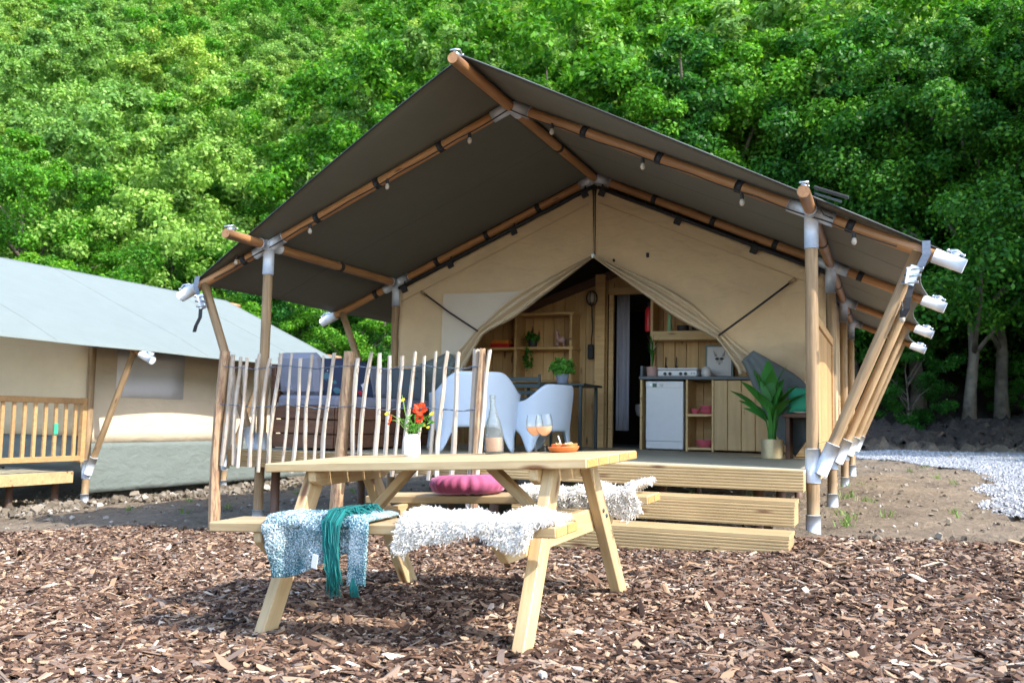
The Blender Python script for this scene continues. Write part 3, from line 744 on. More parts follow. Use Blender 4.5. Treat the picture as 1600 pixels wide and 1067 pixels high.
box('side_fascia', (.028, 2.6, .13), (xR-.016, 1.07, DECKZ-.095), MT['deck'], DK); box('side_fascia', (.028, 2.6, .13), (xL+.016, 1.07, DECKZ-.095), MT['deck'], DK)
for y in (.3, 1.4, 2.4, 3.6): box('joist', (4.9, .06, .12), (-.1, y, DECKZ-.092), MT['darkpost'], DK)
for x in (-2.35, -1.25, -.1, 1.0, 2.1):
    for y in (.05, 1.6, 3.4):
        zb = gz1(x, y)-.02; pole('deck_stilt', (x, y, zb), (x, y, DECKZ-.16), .042, MT['darkpost'], DK, 12, .02)
ST = thing('deck_steps', (1.2, -.7, -.05), 'two wide grooved timber steps leading up to the deck', 'steps')
x0, x1 = .32, 2.42
for (yf, zt, dpt, nm) in ((-.58, .283, .30, 'u'), (-.98, .092, .36, 'l')):
    L = x1-x0; cx = (x0+x1)/2
    h = .145 if nm == 'u' else .150
    grooved('riser', L, h, .03, (cx, yf, zt-.030-h/2), MT['deck'], ST)
    for j in range(2): box('tread', (L+.012, dpt/2-.006, .029), (cx, yf-.015+dpt/4+j*dpt/2, zt-.0145), MT['deck'], ST, None, .003)
    for x in (x0+.015, x1-.015): box('step_side', (.028, dpt-.04, h), (x, yf+.02+dpt/2, zt-.030-h/2), MT['deck'], ST)
    for x in (x0+.2, cx, x1-.2): box('step_leg', (.06, .06, max(.06, zt-.02-gz1(x, yf+.2))), (x, yf+.2, (zt-.035+gz1(x, yf+.2))/2-.01), MT['darkpost'], ST)

# ------------------------------------------------------------------ chestnut paling fence
def stick(name, p0, p1, r, mat, parent, seed, bend=.02, seg=6, flat=.75, n=7):
    rd = random.Random(seed); p0, p1 = Vector(p0), Vector(p1); V = []; Fc = []
    ph = [rd.uniform(.75, 1.25) for _ in range(seg)]; a0 = rd.uniform(0, 6)
    o1, o2 = rd.uniform(-1, 1)*bend, rd.uniform(-1, 1)*bend; k1 = rd.uniform(2, 4)
    for i in range(n+1):
        t = i/n; c = p0.lerp(p1, t); c.x += o1*math.sin(math.pi*t)+bend*.32*math.sin(k1*2.2*t+a0)+bend*.12*math.sin(k1*5*t); c.y += .5*o2*math.sin(math.pi*t)
        rr = r*(1.06-.18*t)*(1+rd.uniform(-.1, .1))
        for k in range(seg): a = a0+2*math.pi*k/seg; V.append((c.x+rr*ph[k]*math.cos(a), c.y+rr*ph[k]*flat*math.sin(a), c.z+(rd.uniform(-.008, .008) if i == n else 0)))
    for i in range(n):
        for k in range(seg): a = i*seg+k; b = i*seg+(k+1) % seg; Fc.append((a, b, b+seg, a+seg))
    Fc.append(tuple(range(n*seg, (n+1)*seg))); Fc.append(tuple(range(seg-1, -1, -1)))
    # local axes: X along the stick so that the grain runs lengthwise
    mid = (p0+p1)/2; Mx = T(*mid) @ Matrix(((0, 0, -1, 0), (0, 1, 0, 0), (1, 0, 0, 0), (0, 0, 0, 1))); inv = Mx.inverted()
    return link(name, mesh(name, [inv @ Vector(v) for v in V], Fc, mat), Mx, parent)
FN = thing('paling_fence', (-1.4, -.33, 0), 'chestnut paling fence of split sticks along the front left of the deck', 'fence')
FYL = -.335
stick('fence_post', (-2.735, FYL, gz1(-2.7, -.33)-.05), (-2.70, FYL, 1.385), .052, MT['fencepost'], FN, 21, .02, 9, .95)
stick('fence_post', (-1.455, FYL+.01, gz1(-1.4, -.33)-.05), (-1.355, FYL+.01, 1.37), .046, MT['fencepost'], FN, 22, .012, 9, .95)
stick('fence_post', (-.125, FYL, gz1(-.1, -.33)-.05), (-.075, FYL, 1.385), .036, MT['fencepost'], FN, 23, .01, 8, .95)
stick('fence_post', (-.175, FYL+.03, gz1(-.1, -.3)-.05), (-.140, FYL+.03, 1.385), .030, MT['pale'], FN, 24, .012, 8, .95)
rd = random.Random(5)
PX = [-2.60, -2.51, -2.43, -2.30, -2.19, -2.075, -1.96, -1.85, -1.735, -1.62, -1.51, -1.25, -1.145, -1.035, -.93, -.82, -.715, -.605, -.50, -.40, -.295, -.02]
for k, x in enumerate(PX):
    lean = rd.uniform(.02, .075); zt = rd.uniform(1.31, 1.365); zb = rd.uniform(.29, .345)
    if x == -.02: zt, lean = 1.375, .07
    stick('pale', (x-lean, FYL-.02+rd.uniform(-.005, .005), zb), (x+lean*.35, FYL-.02+rd.uniform(-.01, .01), zt), rd.uniform(.017, .023), MT['pale'], FN, 100+k, .02)
for k, y in enumerate((-.21, -.05, .12, .30, .48)):
    stick('pale', (-2.70+rd.uniform(-.03, .03), y, .3), (-2.68+rd.uniform(-.03, .03), y+rd.uniform(-.04, .04), rd.uniform(1.26, 1.36)), rd.uniform(.015, .02), MT['pale'], FN, 160+k, .03)
for z in (1.235, .885):
    V, Fc = [], []
    for ph in (0, math.pi):
        pts = [(-2.72+i*.0335, FYL-.02+.026*math.sin(i*1.0+ph), z+.005*math.sin(i*.9+ph*.5)+.012*math.sin(i*.31+z)) for i in range(80)]
        tube_data(pts, .0032, 5, V, Fc)
    link('fence_wire', mesh('fence_wire', V, Fc, MT['strap'], True), Matrix.Identity(4), FN)

# ------------------------------------------------------------------ neighbouring tent
OFF = Vector((-9.5, -.3, -.48)); F = T(*OFF)
T2 = thing('safari_tent', (0, 2.5, 0), 'neighbouring safari tent with pale grey roof at the left edge', 'tent')
REAR = 8.25
make_tent(T2, False)
for s in (1,):
    surf('side_canvas', lambda a, b: (2.43, CY+a*(FY[-1]-CY), .85+b*1.54), 20, 10, MT['canvas_old'], T2, .004)
    surf('side_skirt', lambda a, b: (2.452+.012*math.sin(b*5)*(.5+.5*nz(a*9, 0))+.012*nz(a*30, b*4), CY+.02+a*(FY[-1]-CY), .18+b*.675), 40, 10, MT['skirt_pale'], T2, .004)
surf('front_canvas', lambda a, b: (-2.43+4.86*a, CY+.02*nz(a*9, b*5, 2), .95+b*(topz(-2.43+4.86*a)-.95)), 16, 10, MT['canvas_old'], T2, .004)
surf('front_skirt', lambda a, b: (-2.42+4.84*a, CY-.012, .49+b*.46), 16, 4, MT['skirt'], T2, .004)
surf('rear_canvas', lambda a, b: (-2.43+4.86*a, FY[-1]-.02, .4+b*(topz(-2.43+4.86*a)-.4)), 6, 4, MT['canvas_old'], T2, .004)
surf('window_panel', lambda a, b: (2.442, 3.02+a*1.35, 1.50+b*.72), 4, 4, cloth('clear_vinyl_window', (.74, .72, .72), .4, 200, .06, .06), T2, .003)
RL = thing('porch_railing', (2.47, 1.2, .6), 'slatted timber railing on the porch of the neighbouring tent', 'railing')
box('top_rail', (.07, 2.42, .075), (2.47, 1.22, 1.42), MT['rail'], RL); box('bottom_rail', (.06, 2.42, .07), (2.47, 1.22, .66), MT['rail'], RL)
for k in range(15): box('baluster', (.035, .045, .70), (2.47, .10+.158*k, 1.038), MT['rail'], RL)
box('end_post', (.068, .07, .86), (2.472, 2.44, 1.035), MT['rail'], RL)
box('number_tag', (.012, .06, .14), (2.497, 1.99, 1.05), MT['jade'], RL, None, .002)
D2 = thing('timber_deck', (0, 1.2, .2), 'pale timber porch deck under the railing of the neighbouring tent', 'deck')
for k in range(18): box('deck_board', (4.9, .135, .028), (0, -.17+.1405*k, DECKZ-.014), MT['deckfloor'], D2, None, .003)
box('side_fascia', (.03, 2.6, .15), (2.45+.016, 1.03, DECKZ-.07), MT['deck'], D2); box('front_fascia', (4.9, .03, .15), (0, -.27, DECKZ-.08), MT['deck'], D2)
for y in (.2, .9, 1.6, 2.3):
    for x in (2.2, .8, -.6): pole('deck_stilt', (x, y, -.1), (x, y, DECKZ-.14), .045, MT['darkpost'], D2, 12, .02)
F = Matrix.Identity(4)
# ------------------------------------------------------------------ picnic table (stands slightly tilted on the sloping ground)
F = T(1.0007, -3.0169, -.142) @ RZ(-.032) @ RY(-.05) @ RX(.025)
PT = thing('picnic_table', (0, 0, 0), 'pale pine picnic table with attached benches on the wood chips', 'picnic table')
TL_, TZ = 1.729, .754
for k in range(5):
    y = -.312+.156*k
    pk = box('top_plank', (TL_, .145, .044), (0, y, TZ-.022), MT['table'], PT, None, .005)
    for s in (-1, 1): box('end_grain', (.003, .136, .036), (s*(TL_/2+.0012), y, TZ-.022), MT['endgrain'], pk, None, .001)
BZ = .508
for s in (-1, 1):
    for k in (0, 1):
        y = s*(.604+.126*k)
        pk = box('bench_plank', (1.735, .118, .044), (0, y, BZ-.022), MT['table'], PT, None, .005)
        for e in (-1, 1): box('end_grain', (.003, .11, .036), (e*(1.735/2+.0012), y, BZ-.022), MT['endgrain'], pk, None, .001)
def leg(fx, s):
    f = Vector((fx, s*.668, -.02)); t = Vector((fx, s*.235, TZ-.046)); d = (t-f).normalized(); wv = .058
    # parallelogram in YZ cut level top and bottom
    poly = [(s*.668-wv, -.02), (s*.668+wv, -.02), (s*.235+wv, TZ-.046), (s*.235-wv, TZ-.046)]
    # map polygon x->local X then rotate so that local X is world Y; keep the grain lengthwise
    ang = math.atan2(t.z-f.z, t.y-f.y); cen = (f+t)/2; ca, sa = math.cos(ang), math.sin(ang)
    pl = [((y-cen.y)*ca+(z-cen.z)*sa, -(y-cen.y)*sa+(z-cen.z)*ca) for y, z in poly]
    Mx = T(*cen) @ Matrix(((0, -1, 0, 0), (ca, 0, -sa, 0), (sa, 0, ca, 0), (0, 0, 0, 1)))
    return prism('leg', pl, .056, MT['table'], PT, Mx, .004)
for e in (-1, 1):
    for s in (-1, 1):
        lg = leg(e*.65, s)
        for dz_, dy_ in ((.42, .012), (.45, -.018)):
            yy = s*(.668-(.433)*(dz_+.02)/.728)+dy_
            lathe('bolt', [(0, .006), (.009, .005), (.012, 0), (.012, -.004)], (e*(.65+.029), yy, dz_), MT['darkmetal'], lg, 12, RY(e*math.pi/2))
    # bench bearer with undercut ends
    hb = .118; zt = BZ-.045
    poly = [(-.775, zt), (.775, zt), (.775, zt-.045), (.69, zt-hb), (-.69, zt-hb), (-.775, zt-.045)]
    prism('bench_bearer', poly, .044, MT['table'], PT, T(e*.599, 0, 0) @ RZ(math.pi/2), .004)
    zt = TZ-.045; poly = [(-.355, zt), (.355, zt), (.355, zt-.05), (.30, zt-.075), (-.30, zt-.075), (-.355, zt-.05)]
    prism('top_bearer', poly, .044, MT['table'], PT, T(e*.599, 0, 0) @ RZ(math.pi/2), .004)
    beam('diagonal_brace', (e*.225, 0, TZ-.05), (e*.58, 0, BZ-.135), .07, .042, MT['table'], PT)
    bl = box('brace_block', (.045, .17, .125), (e*.553, .30, BZ-.125), MT['table'], PT)
    for yy, zz in ((.25, .02), (.35, .02), (.30, -.035)):
        lathe('bolt', [(0, .006), (.009, .005), (.012, 0), (.012, -.004)], (e*(.553-.0235), yy, BZ-.125+zz), MT['darkmetal'], bl, 12, RY(-e*math.pi/2))

# --- vase of poppies
def P2(z=TZ): return z+.001
VS = thing('flower_vase', (-.305, .14, TZ), 'white ribbed ceramic vase holding red poppies and yellow wildflowers on the table', 'vase')
def facet_vase():
    V = []; Fc = []; seg = 20; prof = [(.036, 0), (.043, .012), (.044, .03), (.044, .09), (.040, .105), (.030, .117), (.027, .117), (.027, .09)]
    for k in range(seg):
        a = 2*math.pi*k/seg; q = 1+.035*(1 if k % 2 else -1)
        for r, z in prof: V.append((r*q*math.cos(a), r*q*math.sin(a), z))
    n = len(prof)
    for k in range(seg):
        for i in range(n-1): Fc.append((k*n+i, ((k+1) % seg)*n+i, ((k+1) % seg)*n+i+1, k*n+i+1))
    Fc.append(tuple(k*n for k in range(seg-1, -1, -1)))
    return mesh('vase_body', V, Fc, MT['ceramic'])
link('vase_body', facet_vase(), T(-.305, .14, TZ+.001), VS)
def blossom(nm, c, r, n, droop, mat, parent, tilt, core=None, seed=0, rings=4):
    rd = random.Random(seed); V = []; Fc = []
    for k in range(n):
        a0 = 2*math.pi*k/n+rd.uniform(-.2, .2); b = len(V); m = 6; wob = rd.uniform(0, 6)
        for i in range(rings+1):
            t = i/rings
            for j in range(m+1):
                s = j/m-.5; wdt = (math.sin(math.pi*min(t*.78+.06, 1)))*1.5
                a = a0+s*wdt*1.5; rr = r*(t**.8)*(1-.25*abs(s)*2*t)
                z = droop*r*t*t+r*.16*math.sin(j*2.2+wob)*t+r*.5*t*(1-t)
                V.append((rr*math.cos(a), rr*math.sin(a), z))
        for i in range(rings):
            for j in range(m): q = b+i*(m+1)+j; Fc.append((q, q+1, q+m+2, q+m+1))
    o = link(nm, mesh(nm, V, Fc, mat, True), T(*c) @ tilt, parent)
    if core: lathe('seed_head', [(0, .35*r), (.16*r, .3*r), (.2*r, .12*r), (.1*r, 0)], c, core, o, 10, tilt)
    return o
vb = Vector((-.305, .14, TZ+.10))
def stem(p, parent, r=.0022, k=.3):
    p = Vector(p); m = vb.lerp(p, .5)+Vector((.02*RND.uniform(-1, 1), .01, .03)); tube('stem', [vb, vb.lerp(m, .6), m, m.lerp(p, .6)+Vector((0, 0, .006)), p], r, MT['stem'], parent, 6)
for c, r, tl, sd in (((-.237, .125, 1.000), .043, RX(1.15) @ RY(.25), 3), ((-.415, .12, .95), .034, RX(.9) @ RY(-1.0), 5), ((-.245, .13, .955), .030, RX(1.3) @ RY(.1), 9)):
    stem(c, VS); blossom('poppy', c, r, 5, .35, MT['poppy'], VS, tl, MT['ink'], sd)
for k, (x, y, z) in enumerate(((-.346, .13, 1.055), (-.445, .125, .985), (-.172, .13, .975), (-.232, .15, .915), (-.19, .12, .905))):
    stem((x, y, z), VS, .0016); blossom('yellow_flower', (x, y, z), .014 if k < 3 else .010, 6, .3, MT['yellow'], VS, RX(.8), None, 20+k, 2)
stem((-.365, .15, 1.085), VS, .0016)
rl = np.random.RandomState(4); V = []; Fc = []
for k in range(80):
    t = rl.uniform(.15, 1); a = rl.uniform(-1, 1)
    p = vb+Vector((a*.11*t+.01, rl.uniform(-.05, .05)*t, .02+.11*t*(1-.4*abs(a)))); L = rl.uniform(.018, .05); d = Vector((rl.uniform(-1, 1), rl.uniform(-1, 1), rl.uniform(-.2, 1))).normalized(); s_ = d.cross(Vector((.3, 1, .2))).normalized()*L*.13
    b = len(V); V += [p, p+d*L*.5+s_, p+d*L, p+d*L*.5-s_]; Fc.append((b, b+1, b+2, b+3))
tag(link('sprig_leaves', mesh('sprig_leaves', V, Fc, MT['herb']), Matrix.Identity(4), VS), kind='stuff')

# --- wine bottle
BT = thing('wine_bottle', (.13, .25, TZ), 'tall clear wine bottle half full of rose wine on the table', 'bottle')
op = [(0, .010), (.030, .006), (.046, .0), (.050, .006), (.0505, .03), (.0500, .09), (.0475, .125), (.038, .165), (.026, .20), (.0175, .235), (.0145, .26), (.0140, .293), (.0170, .295), (.0170, .308), (.0140, .310)]
ip = [(.0115, .309), (.0112, .26), (.0145, .235), (.0225, .20), (.034, .165), (.0435, .125), (.0462, .09), (.0465, .03), (.043, .012), (.02, .018), (0, .020)]
bo = lathe('bottle_glass', op+ip, (.13, .25, TZ+.001), MT['misted'], BT, 40)
lathe('wine', [(0, .0215), (.02, .0195), (.0425, .0135), (.0459, .03), (.0456, .086), (0, .0862)], (.13, .25, TZ+.001), MT['wine'], BT, 40)
# --- wine glasses
def wineglass(x, y, label):
    g_ = thing('wine_glass', (x, y, TZ), label, 'wine glass', 'glasses of rose wine on the table')
    o = [(0, 0), (.030, .0), (.032, .002), (.028, .004), (.010, .008), (.0042, .016), (.0036, .05), (.0042, .078), (.012, .086), (.028, .098), (.041, .118), (.0455, .140), (.044, .165), (.0375, .197)]
    i = [(.0366, .1975), (.0430, .165), (.0443, .140), (.0398, .119), (.027, .1005), (.012, .0895), (0, .0880)]
    lathe('goblet', o+i, (x, y, TZ+.001), MT['glass'], g_, 36)
    lathe('wine', [(0, .0886), (.012, .0901), (.0266, .1011), (.0392, .1193), (.0432, .136), (0, .1362)], (x, y, TZ+.001), MT['wine'], g_, 36)
wineglass(.345, .30, 'stemmed glass of rose wine standing nearer the bottle')
wineglass(.424, .235, 'stemmed glass of rose wine standing beside the terracotta dish')
# --- terracotta dish
DS = thing('snack_dish', (.49, .33, TZ), 'round terracotta snack dish with small bowls and nibbles at the table end', 'dish')
lathe('dish', [(0, 0), (.062, 0), (.075, .010), (.083, .026), (.080, .029), (.071, .013), (.058, .006), (0, .006)], (.49, .33, TZ+.001), MT['terracotta'], DS, 36)
for dx_, dy_ in ((-.034, .006), (.036, -.022), (.028, .040)):
    cup = lathe('small_bowl', [(0, 0), (.020, 0), (.031, .012), (.034, .034), (.031, .034), (.027, .014), (0, .008)], (.49+dx_, .33+dy_, TZ+.008), MT['terracotta'], DS, 24)
    V, Fc = [], []
    for k in range(12):
        a = RND.uniform(0, 6.28); q = RND.uniform(0, .02); p = Vector((.49+dx_+q*math.cos(a), .33+dy_+q*math.sin(a), TZ+.034+RND.uniform(0, .008)))
        tube_data([p+Vector((-.005, 0, 0)), p+Vector((0, .002, .003)), p+Vector((.005, 0, 0))], [.003, .006, .003], 6, V, Fc)
    tag(link('nibbles', mesh('nibbles', V, Fc, MT['bread'], True), Matrix.Identity(4), cup), kind='stuff')
tube('cocktail_stick', [(.478, .335, TZ+.03), (.462, .33, TZ+.085)], .0035, MT['whitecap'], DS, 6)

# --- round velvet cushion on the far bench
CU = thing('round_cushion', (-.235, .667, BZ), 'round pleated pink velvet cushion on the far bench', 'cushion')
V = []; Fc = []; seg = 96; prof = [(0, -.018), (.10, -.046), (.17, -.050), (.205, -.035), (.222, 0), (.212, .032), (.17, .052), (.10, .056), (.05, .048), (.018, .034), (0, .032)]
for k in range(seg):
    a = 2*math.pi*k/seg
    for r, z in prof:
        pl = (.0055*math.sin(k*math.pi/2+.6*math.sin(a*3))+.003*math.sin(k*1.1))*min(1, r*5)*(r > .04); V.append(((r+pl*.8*(abs(z) < .045))*math.cos(a), (r+pl)*math.sin(a), z+pl*.5))
n = len(prof)
for k in range(seg):
    for i in range(n-1): Fc.append((k*n+i, ((k+1) % seg)*n+i, ((k+1) % seg)*n+i+1, k*n+i+1))
cm = mesh('cushion_body', V, Fc, MT['velvet'], True)
cb = link('cushion_body', cm, T(-.235, .655, BZ+.055) @ RX(-.05), CU)
lathe('button', [(0, .008), (.012, .006), (.016, 0)], (-.235, .655, BZ+.090), MT['velvet'], cb, 14)

# --- sheepskins
def sheepskin(name, label, prof_fn, x0_, x1_, n, seed, nm_cat='sheepskin'):
    """prof_fn(t, x) -> (y, z, ny, nz) across the bench, t in 0..1"""
    e = thing(name, ((x0_+x1_)/2, prof_fn(.5, .5)[0], BZ), label, nm_cat, 'sheepskins on the benches')
    def puff(a, b): return .013*(.6+nz(a*17, b*8, seed))+.005*nz(a*45, b*20, seed)
    def base(a, b):
        y, z, ny_, nz_ = prof_fn(b, a); xx = x0_+(x1_-x0_)*a+.02*math.sin(b*7+seed); q = puff(a, b)
        return (xx, y+ny_*q, z+nz_*q)
    surf('hide', base, 60, 36, MT['fleecebase'], e, .004)
    r_ = np.random.RandomState(seed); V = []; Fc = []
    for k in range(n):
        a, b = r_.uniform(0, 1), r_.uniform(0, 1)
        # ragged outline
        y, z, ny_, nz_ = prof_fn(b, a); q_ = puff(a, b)*.9; p = np.array([x0_+(x1_-x0_)*a+.02*math.sin(b*7+seed), y+ny_*q_, z+nz_*q_])
        nrm = np.array([r_.randn()*.5+1.1*nz(a*34, b*16, seed+5), ny_+r_.randn()*.5, nz_+r_.randn()*.45+1.1*nz(a*34, b*16, seed+9)-.25]); nrm /= np.linalg.norm(nrm)
        ed = min(a, 1-a)
        if ed < .04: nrm[0] += -.9 if a < .5 else .9
        L = r_.uniform(.006, .016)*(1+.3*math.sin(a*31+2*math.sin(b*17))); sd = np.cross(nrm, r_.randn(3)); sd /= np.linalg.norm(sd)+1e-9
        w = r_.uniform(.0018, .0036); c1 = r_.randn(3)*.005; c2 = r_.randn(3)*.007+np.array([0, -.002, -.004])
        q = p+nrm*L*.55+c1; t_ = p+nrm*L*.80+c1+c2
        i0 = len(V); V += [p-sd*w, p+sd*w, q+sd*w, q-sd*w, t_+sd*w*.6, t_-sd*w*.6]; Fc += [(i0, i0+1, i0+2, i0+3), (i0+3, i0+2, i0+4, i0+5)]
    o = link('fleece', mesh('fleece', V, Fc, MT['fleece']), Matrix.Identity(4), e); tag(o, kind='stuff')
    return e
def near_prof(t, a):
    # across the near bench from its inner edge (top) over the outer edge and down the front
    ytop = -.555; yedge = -.800; top = BZ+.012
    hang = .075+.055*math.exp(-((a-.03)/.10)**2)+.035*math.exp(-((a-.80)/.10)**2)-.035*math.exp(-((a-.55)/.14)**2)-.12*max(0, (a-.86)/.14)
    hang = max(hang, -.02); Lh = abs(ytop-yedge)+max(hang, 0); d = t*Lh
    puff = .012*math.sin(a*17+1)+.010*math.sin(a*9)
    if a > .84 and hang <= 0.02: ytop += 0
    if d < abs(ytop-yedge)-.02: return (ytop-d, top+puff, -.1, 1.0)
    k = d-(abs(ytop-yedge)-.02)
    return (yedge+.02-min(k, .03)-.004, top-max(0, k-.02), -1.0, .25 if k > .03 else .8)
sheepskin('sheepskin', 'white sheepskin draped over the near bench beside the blanket', near_prof, .165, .835, 60000, 3)
def far_prof(t, a):
    ys, ye = .80, .535; top = BZ+.014; hang = .05+.05*a+.04*math.exp(-((a-.9)/.12)**2)
    Lh = .265+hang; d = t*Lh; puff = .020*math.sin(a*13+.5)+.03*max(0, a-.75)/.25
    if d < .25: return (ys-d, top+puff, -.1, 1)
    k = d-.25
    return (ye+.015-min(k, .03), top-max(0, k-.02)+puff*.5, -1, .25)
sheepskin('sheepskin', 'white sheepskin draped over the far bench next to the steps', far_prof, .14, .81, 44000, 7)

# --- knitted blanket on the near bench
BK = thing('knitted_blanket', (-.40, -.67, BZ), 'teal and white knitted blanket with dark teal fringe over the near bench end', 'blanket')
def blanket(a, b):
    x0b = -.555+.05*b; x1b = -.055-.02*b
    ytop, yedge, top = -.545, -.800, BZ+.013
    hang = .245-.095*a+.02*math.sin(a*5)
    L = .255+hang; d = b*L; w = .010*math.sin(a*9+b*3)+.008*nz(a*7, b*5)
    x = x0b+(x1b-x0b)*a
    r_ = .022
    if d < .235: return (x, ytop-d, top+.004+abs(w)*.8)
    k = d-.235
    if k < .04: an = k/.04*math.pi/2; return (x, ytop-.235-r_*math.sin(an)-.004, top-r_*(1-math.cos(an)))
    fl = (k-.04); return (x+.06*fl*(.5-a)*2+.05*fl, ytop-.235-r_-.010-w*1.6-.03*fl, top-r_-fl)
def knit_surf(nm, fn_, parent):
    nu, nv = 110, 90
    pts = [[Vector(fn_(i/nu, j/nv)) for j in range(nv+1)] for i in range(nu+1)]; V = []
    rd = random.Random(2)
    for i in range(nu+1):
        for j in range(nv+1):
            p = pts[i][j]; du = pts[min(i+1, nu)][j]-pts[max(i-1, 0)][j]; dv = pts[i][min(j+1, nv)]-pts[i][max(j-1, 0)]
            n_ = dv.cross(du); n_ = n_.normalized() if n_.length > 0 else Vector((0, 0, 1))
            if n_.z < 0 and abs(n_.z) > abs(n_.y): n_ = -n_
            if n_.y > .2: n_ = -n_
            V.append(p+n_*(.004*((i+j) % 2)+rd.uniform(0, .005)))
    Fc = [(i*(nv+1)+j, (i+1)*(nv+1)+j, (i+1)*(nv+1)+j+1, i*(nv+1)+j+1) for i in range(nu) for j in range(nv)]
    o = link(nm, mesh(nm, V, Fc, MT['knit'], True), Matrix.Identity(4), parent); md = o.modifiers.new('s', 'SOLIDIFY'); md.thickness = .012; md.offset = -.2
    return o
knit_surf('knit_cloth', blanket, BK)
def inner_layer(a, b):   # second layer hanging inside the fold at the right end
    x = -.09+.10*a; d = b*.50
    if d < .27: return (x+.02*b, -.545-d, BZ+.010+.012*math.sin(a*3.1))
    return (x+.03-.10*(d-.27), -.818-.02*a, BZ-.01-(d-.27)*1.05)
surf('knit_fold', inner_layer, 14, 40, MT['knit'], BK, .012)
V = []; Fc = []; rd = random.Random(9)
for k in range(170):
    x = -.150+rd.uniform(-.042, .042)*1.0; y0f = -.60-rd.uniform(0, .2); zt = BZ+.028+rd.uniform(0, .03); L = rd.uniform(.20, .30)
    pts = [Vector((x+rd.uniform(-.015, .015), y0f, zt+rd.uniform(-.01, .015))), Vector((x, -.79, zt+.004)), Vector((x+rd.uniform(-.01, .01), -.836-rd.uniform(0, .012), zt-.04))]
    for q in (.35, .7, 1.0): pts.append(Vector((x*.6-.150*.4+rd.uniform(-.014, .014)+.02*q, -.846-rd.uniform(0, .016), zt-.04-L*q)))
    tube_data([p_+Vector((rd.uniform(-.004, .004), rd.uniform(-.003, .003), 0)) for p_ in pts], [.0026, .003, .003, .0028, .0026, .0016], 5, V, Fc)
for k in range(45):   # loose fringe lying on the bench top
    x = -.16+rd.uniform(-.05, .05); y = rd.uniform(-.76, -.56); z = BZ+.03
    a = rd.uniform(-.7, .7); L = rd.uniform(.05, .10)
    pts = [Vector((x, y, z+rd.uniform(0, .02))), Vector((x+L*.5*math.cos(a), y+L*.5*math.sin(a), z+.016+rd.uniform(0, .02))), Vector((x+L*math.cos(a), y+L*math.sin(a), z-.004))]
    tube_data(pts, [.004, .004, .002], 5, V, Fc)
for k in range(26):
    x = -.04+rd.uniform(-.012, .012); z = BZ-.22; pts = [Vector((x, -.835, z)), Vector((x+rd.uniform(-.01, .01), -.838, z-.04)), Vector((x+rd.uniform(-.014, .014), -.835, z-.08))]
    tube_data(pts, [.004, .004, .002], 5, V, Fc)
tag(link('fringe', mesh('fringe', V, Fc, MT['fringe'], True), Matrix.Identity(4), BK), 'dark teal yarn fringe', kind='stuff')
box('care_label', (.030, .003, .062), (-.215, -.872, BZ-.150), MT['paper'], BK, RY(.25) @ RX(.1), .001)
F = Matrix.Identity(4)

# ------------------------------------------------------------------ porch furniture
def tub_chair(loc, rz, label, s=1.0):
    e = thing('tub_chair', loc, label, 'chair', 'pale blue tub chairs on the deck')
    global F
    keep = F; F = T(*loc) @ RZ(rz)
    hw, dp = .40*s, .38*s
    sst = lambda p, q, v_: (lambda t_: t_*t_*(3-2*t_))(min(1, max(0, (v_-p)/(q-p))))
    def shell(a, b):
        # U-shaped shell: a runs arm - back - arm, b from the scalloped lower edge to the rim
        t = (a-.5)*2; ang = t*math.radians(112)
        x = hw*math.copysign(abs(math.sin(ang))**.9, ang); y = dp*math.copysign(abs(math.cos(ang))**.92, math.cos(ang))
        if abs(t) > .78: y -= .14*(abs(t)-.78)/.22*s
        rim = .735-.19*sst(.20, .62, abs(t))-.02*sst(.75, 1, abs(t))
        leg = max(math.exp(-((abs(t)-.42)/.075)**2), math.exp(-((abs(t)-.97)/.075)**2)); bot = .235*(1-leg**.5*.98)
        z = bot+(rim-bot)*b; out = 1+.05*b+.10*max(0, (.25-z)/.25)*leg
        return (x*out, y*out+.05*b, z*s)
    surf('backrest_shell', shell, 96, 16, MT['paleblue'], e, .026, True, 0)
    def seat(a, b):
        t = a*2*math.pi; r_ = b; return (hw*.97*r_*math.sin(t), (dp*.96*math.cos(t))*r_-.03, (.40-.02*(1-r_*r_))*s)
    surf('seat', seat, 36, 6, MT['paleblue'], e, .02, True, 0)
    F = keep
    return e
tub_chair((-.84, 1.22, DECKZ), math.pi+.52, 'pale blue tub chair with its back to the picnic table beside the fence end', 1.06)
tub_chair((-.40, 1.66, DECKZ), math.pi+1.2, 'pale blue tub chair standing behind the two wine glasses', .93)

# dining table and slatted chair in the doorway
DT = thing('dining_table', (-.55, 2.95, DECKZ), 'dark metal dining table just inside the tent behind the blue chairs', 'table')
box('table_top', (.98, .72, .025), (-.62, 2.98, DECKZ+.735), MT['darkmetal'], DT)
for x in (-1.05, -.19):
    for y in (2.68, 3.28): box('leg', (.035, .035, .722), (x, y, DECKZ+.361), MT['darkmetal'], DT)
SC_ = thing('slatted_chair', (-.75, 2.45, DECKZ), 'dark green slatted garden chair at the dining table', 'chair')
for x in (-.97, -.53): box('back_post', (.025, .025, .83), (x, 2.26, DECKZ+.415), MT['darkmetal'], SC_, RX(.0)); box('leg', (.025, .025, .44), (x, 2.66, DECKZ+.22), MT['darkmetal'], SC_)
for k in range(4): box('back_slat', (.46, .012, .045), (-.75, 2.245, DECKZ+.55+.075*k), MT['darkmetal'], SC_)
for k in range(5): box('seat_slat', (.46, .065, .014), (-.75, 2.30+.085*k, DECKZ+.45), MT['darkmetal'], SC_)
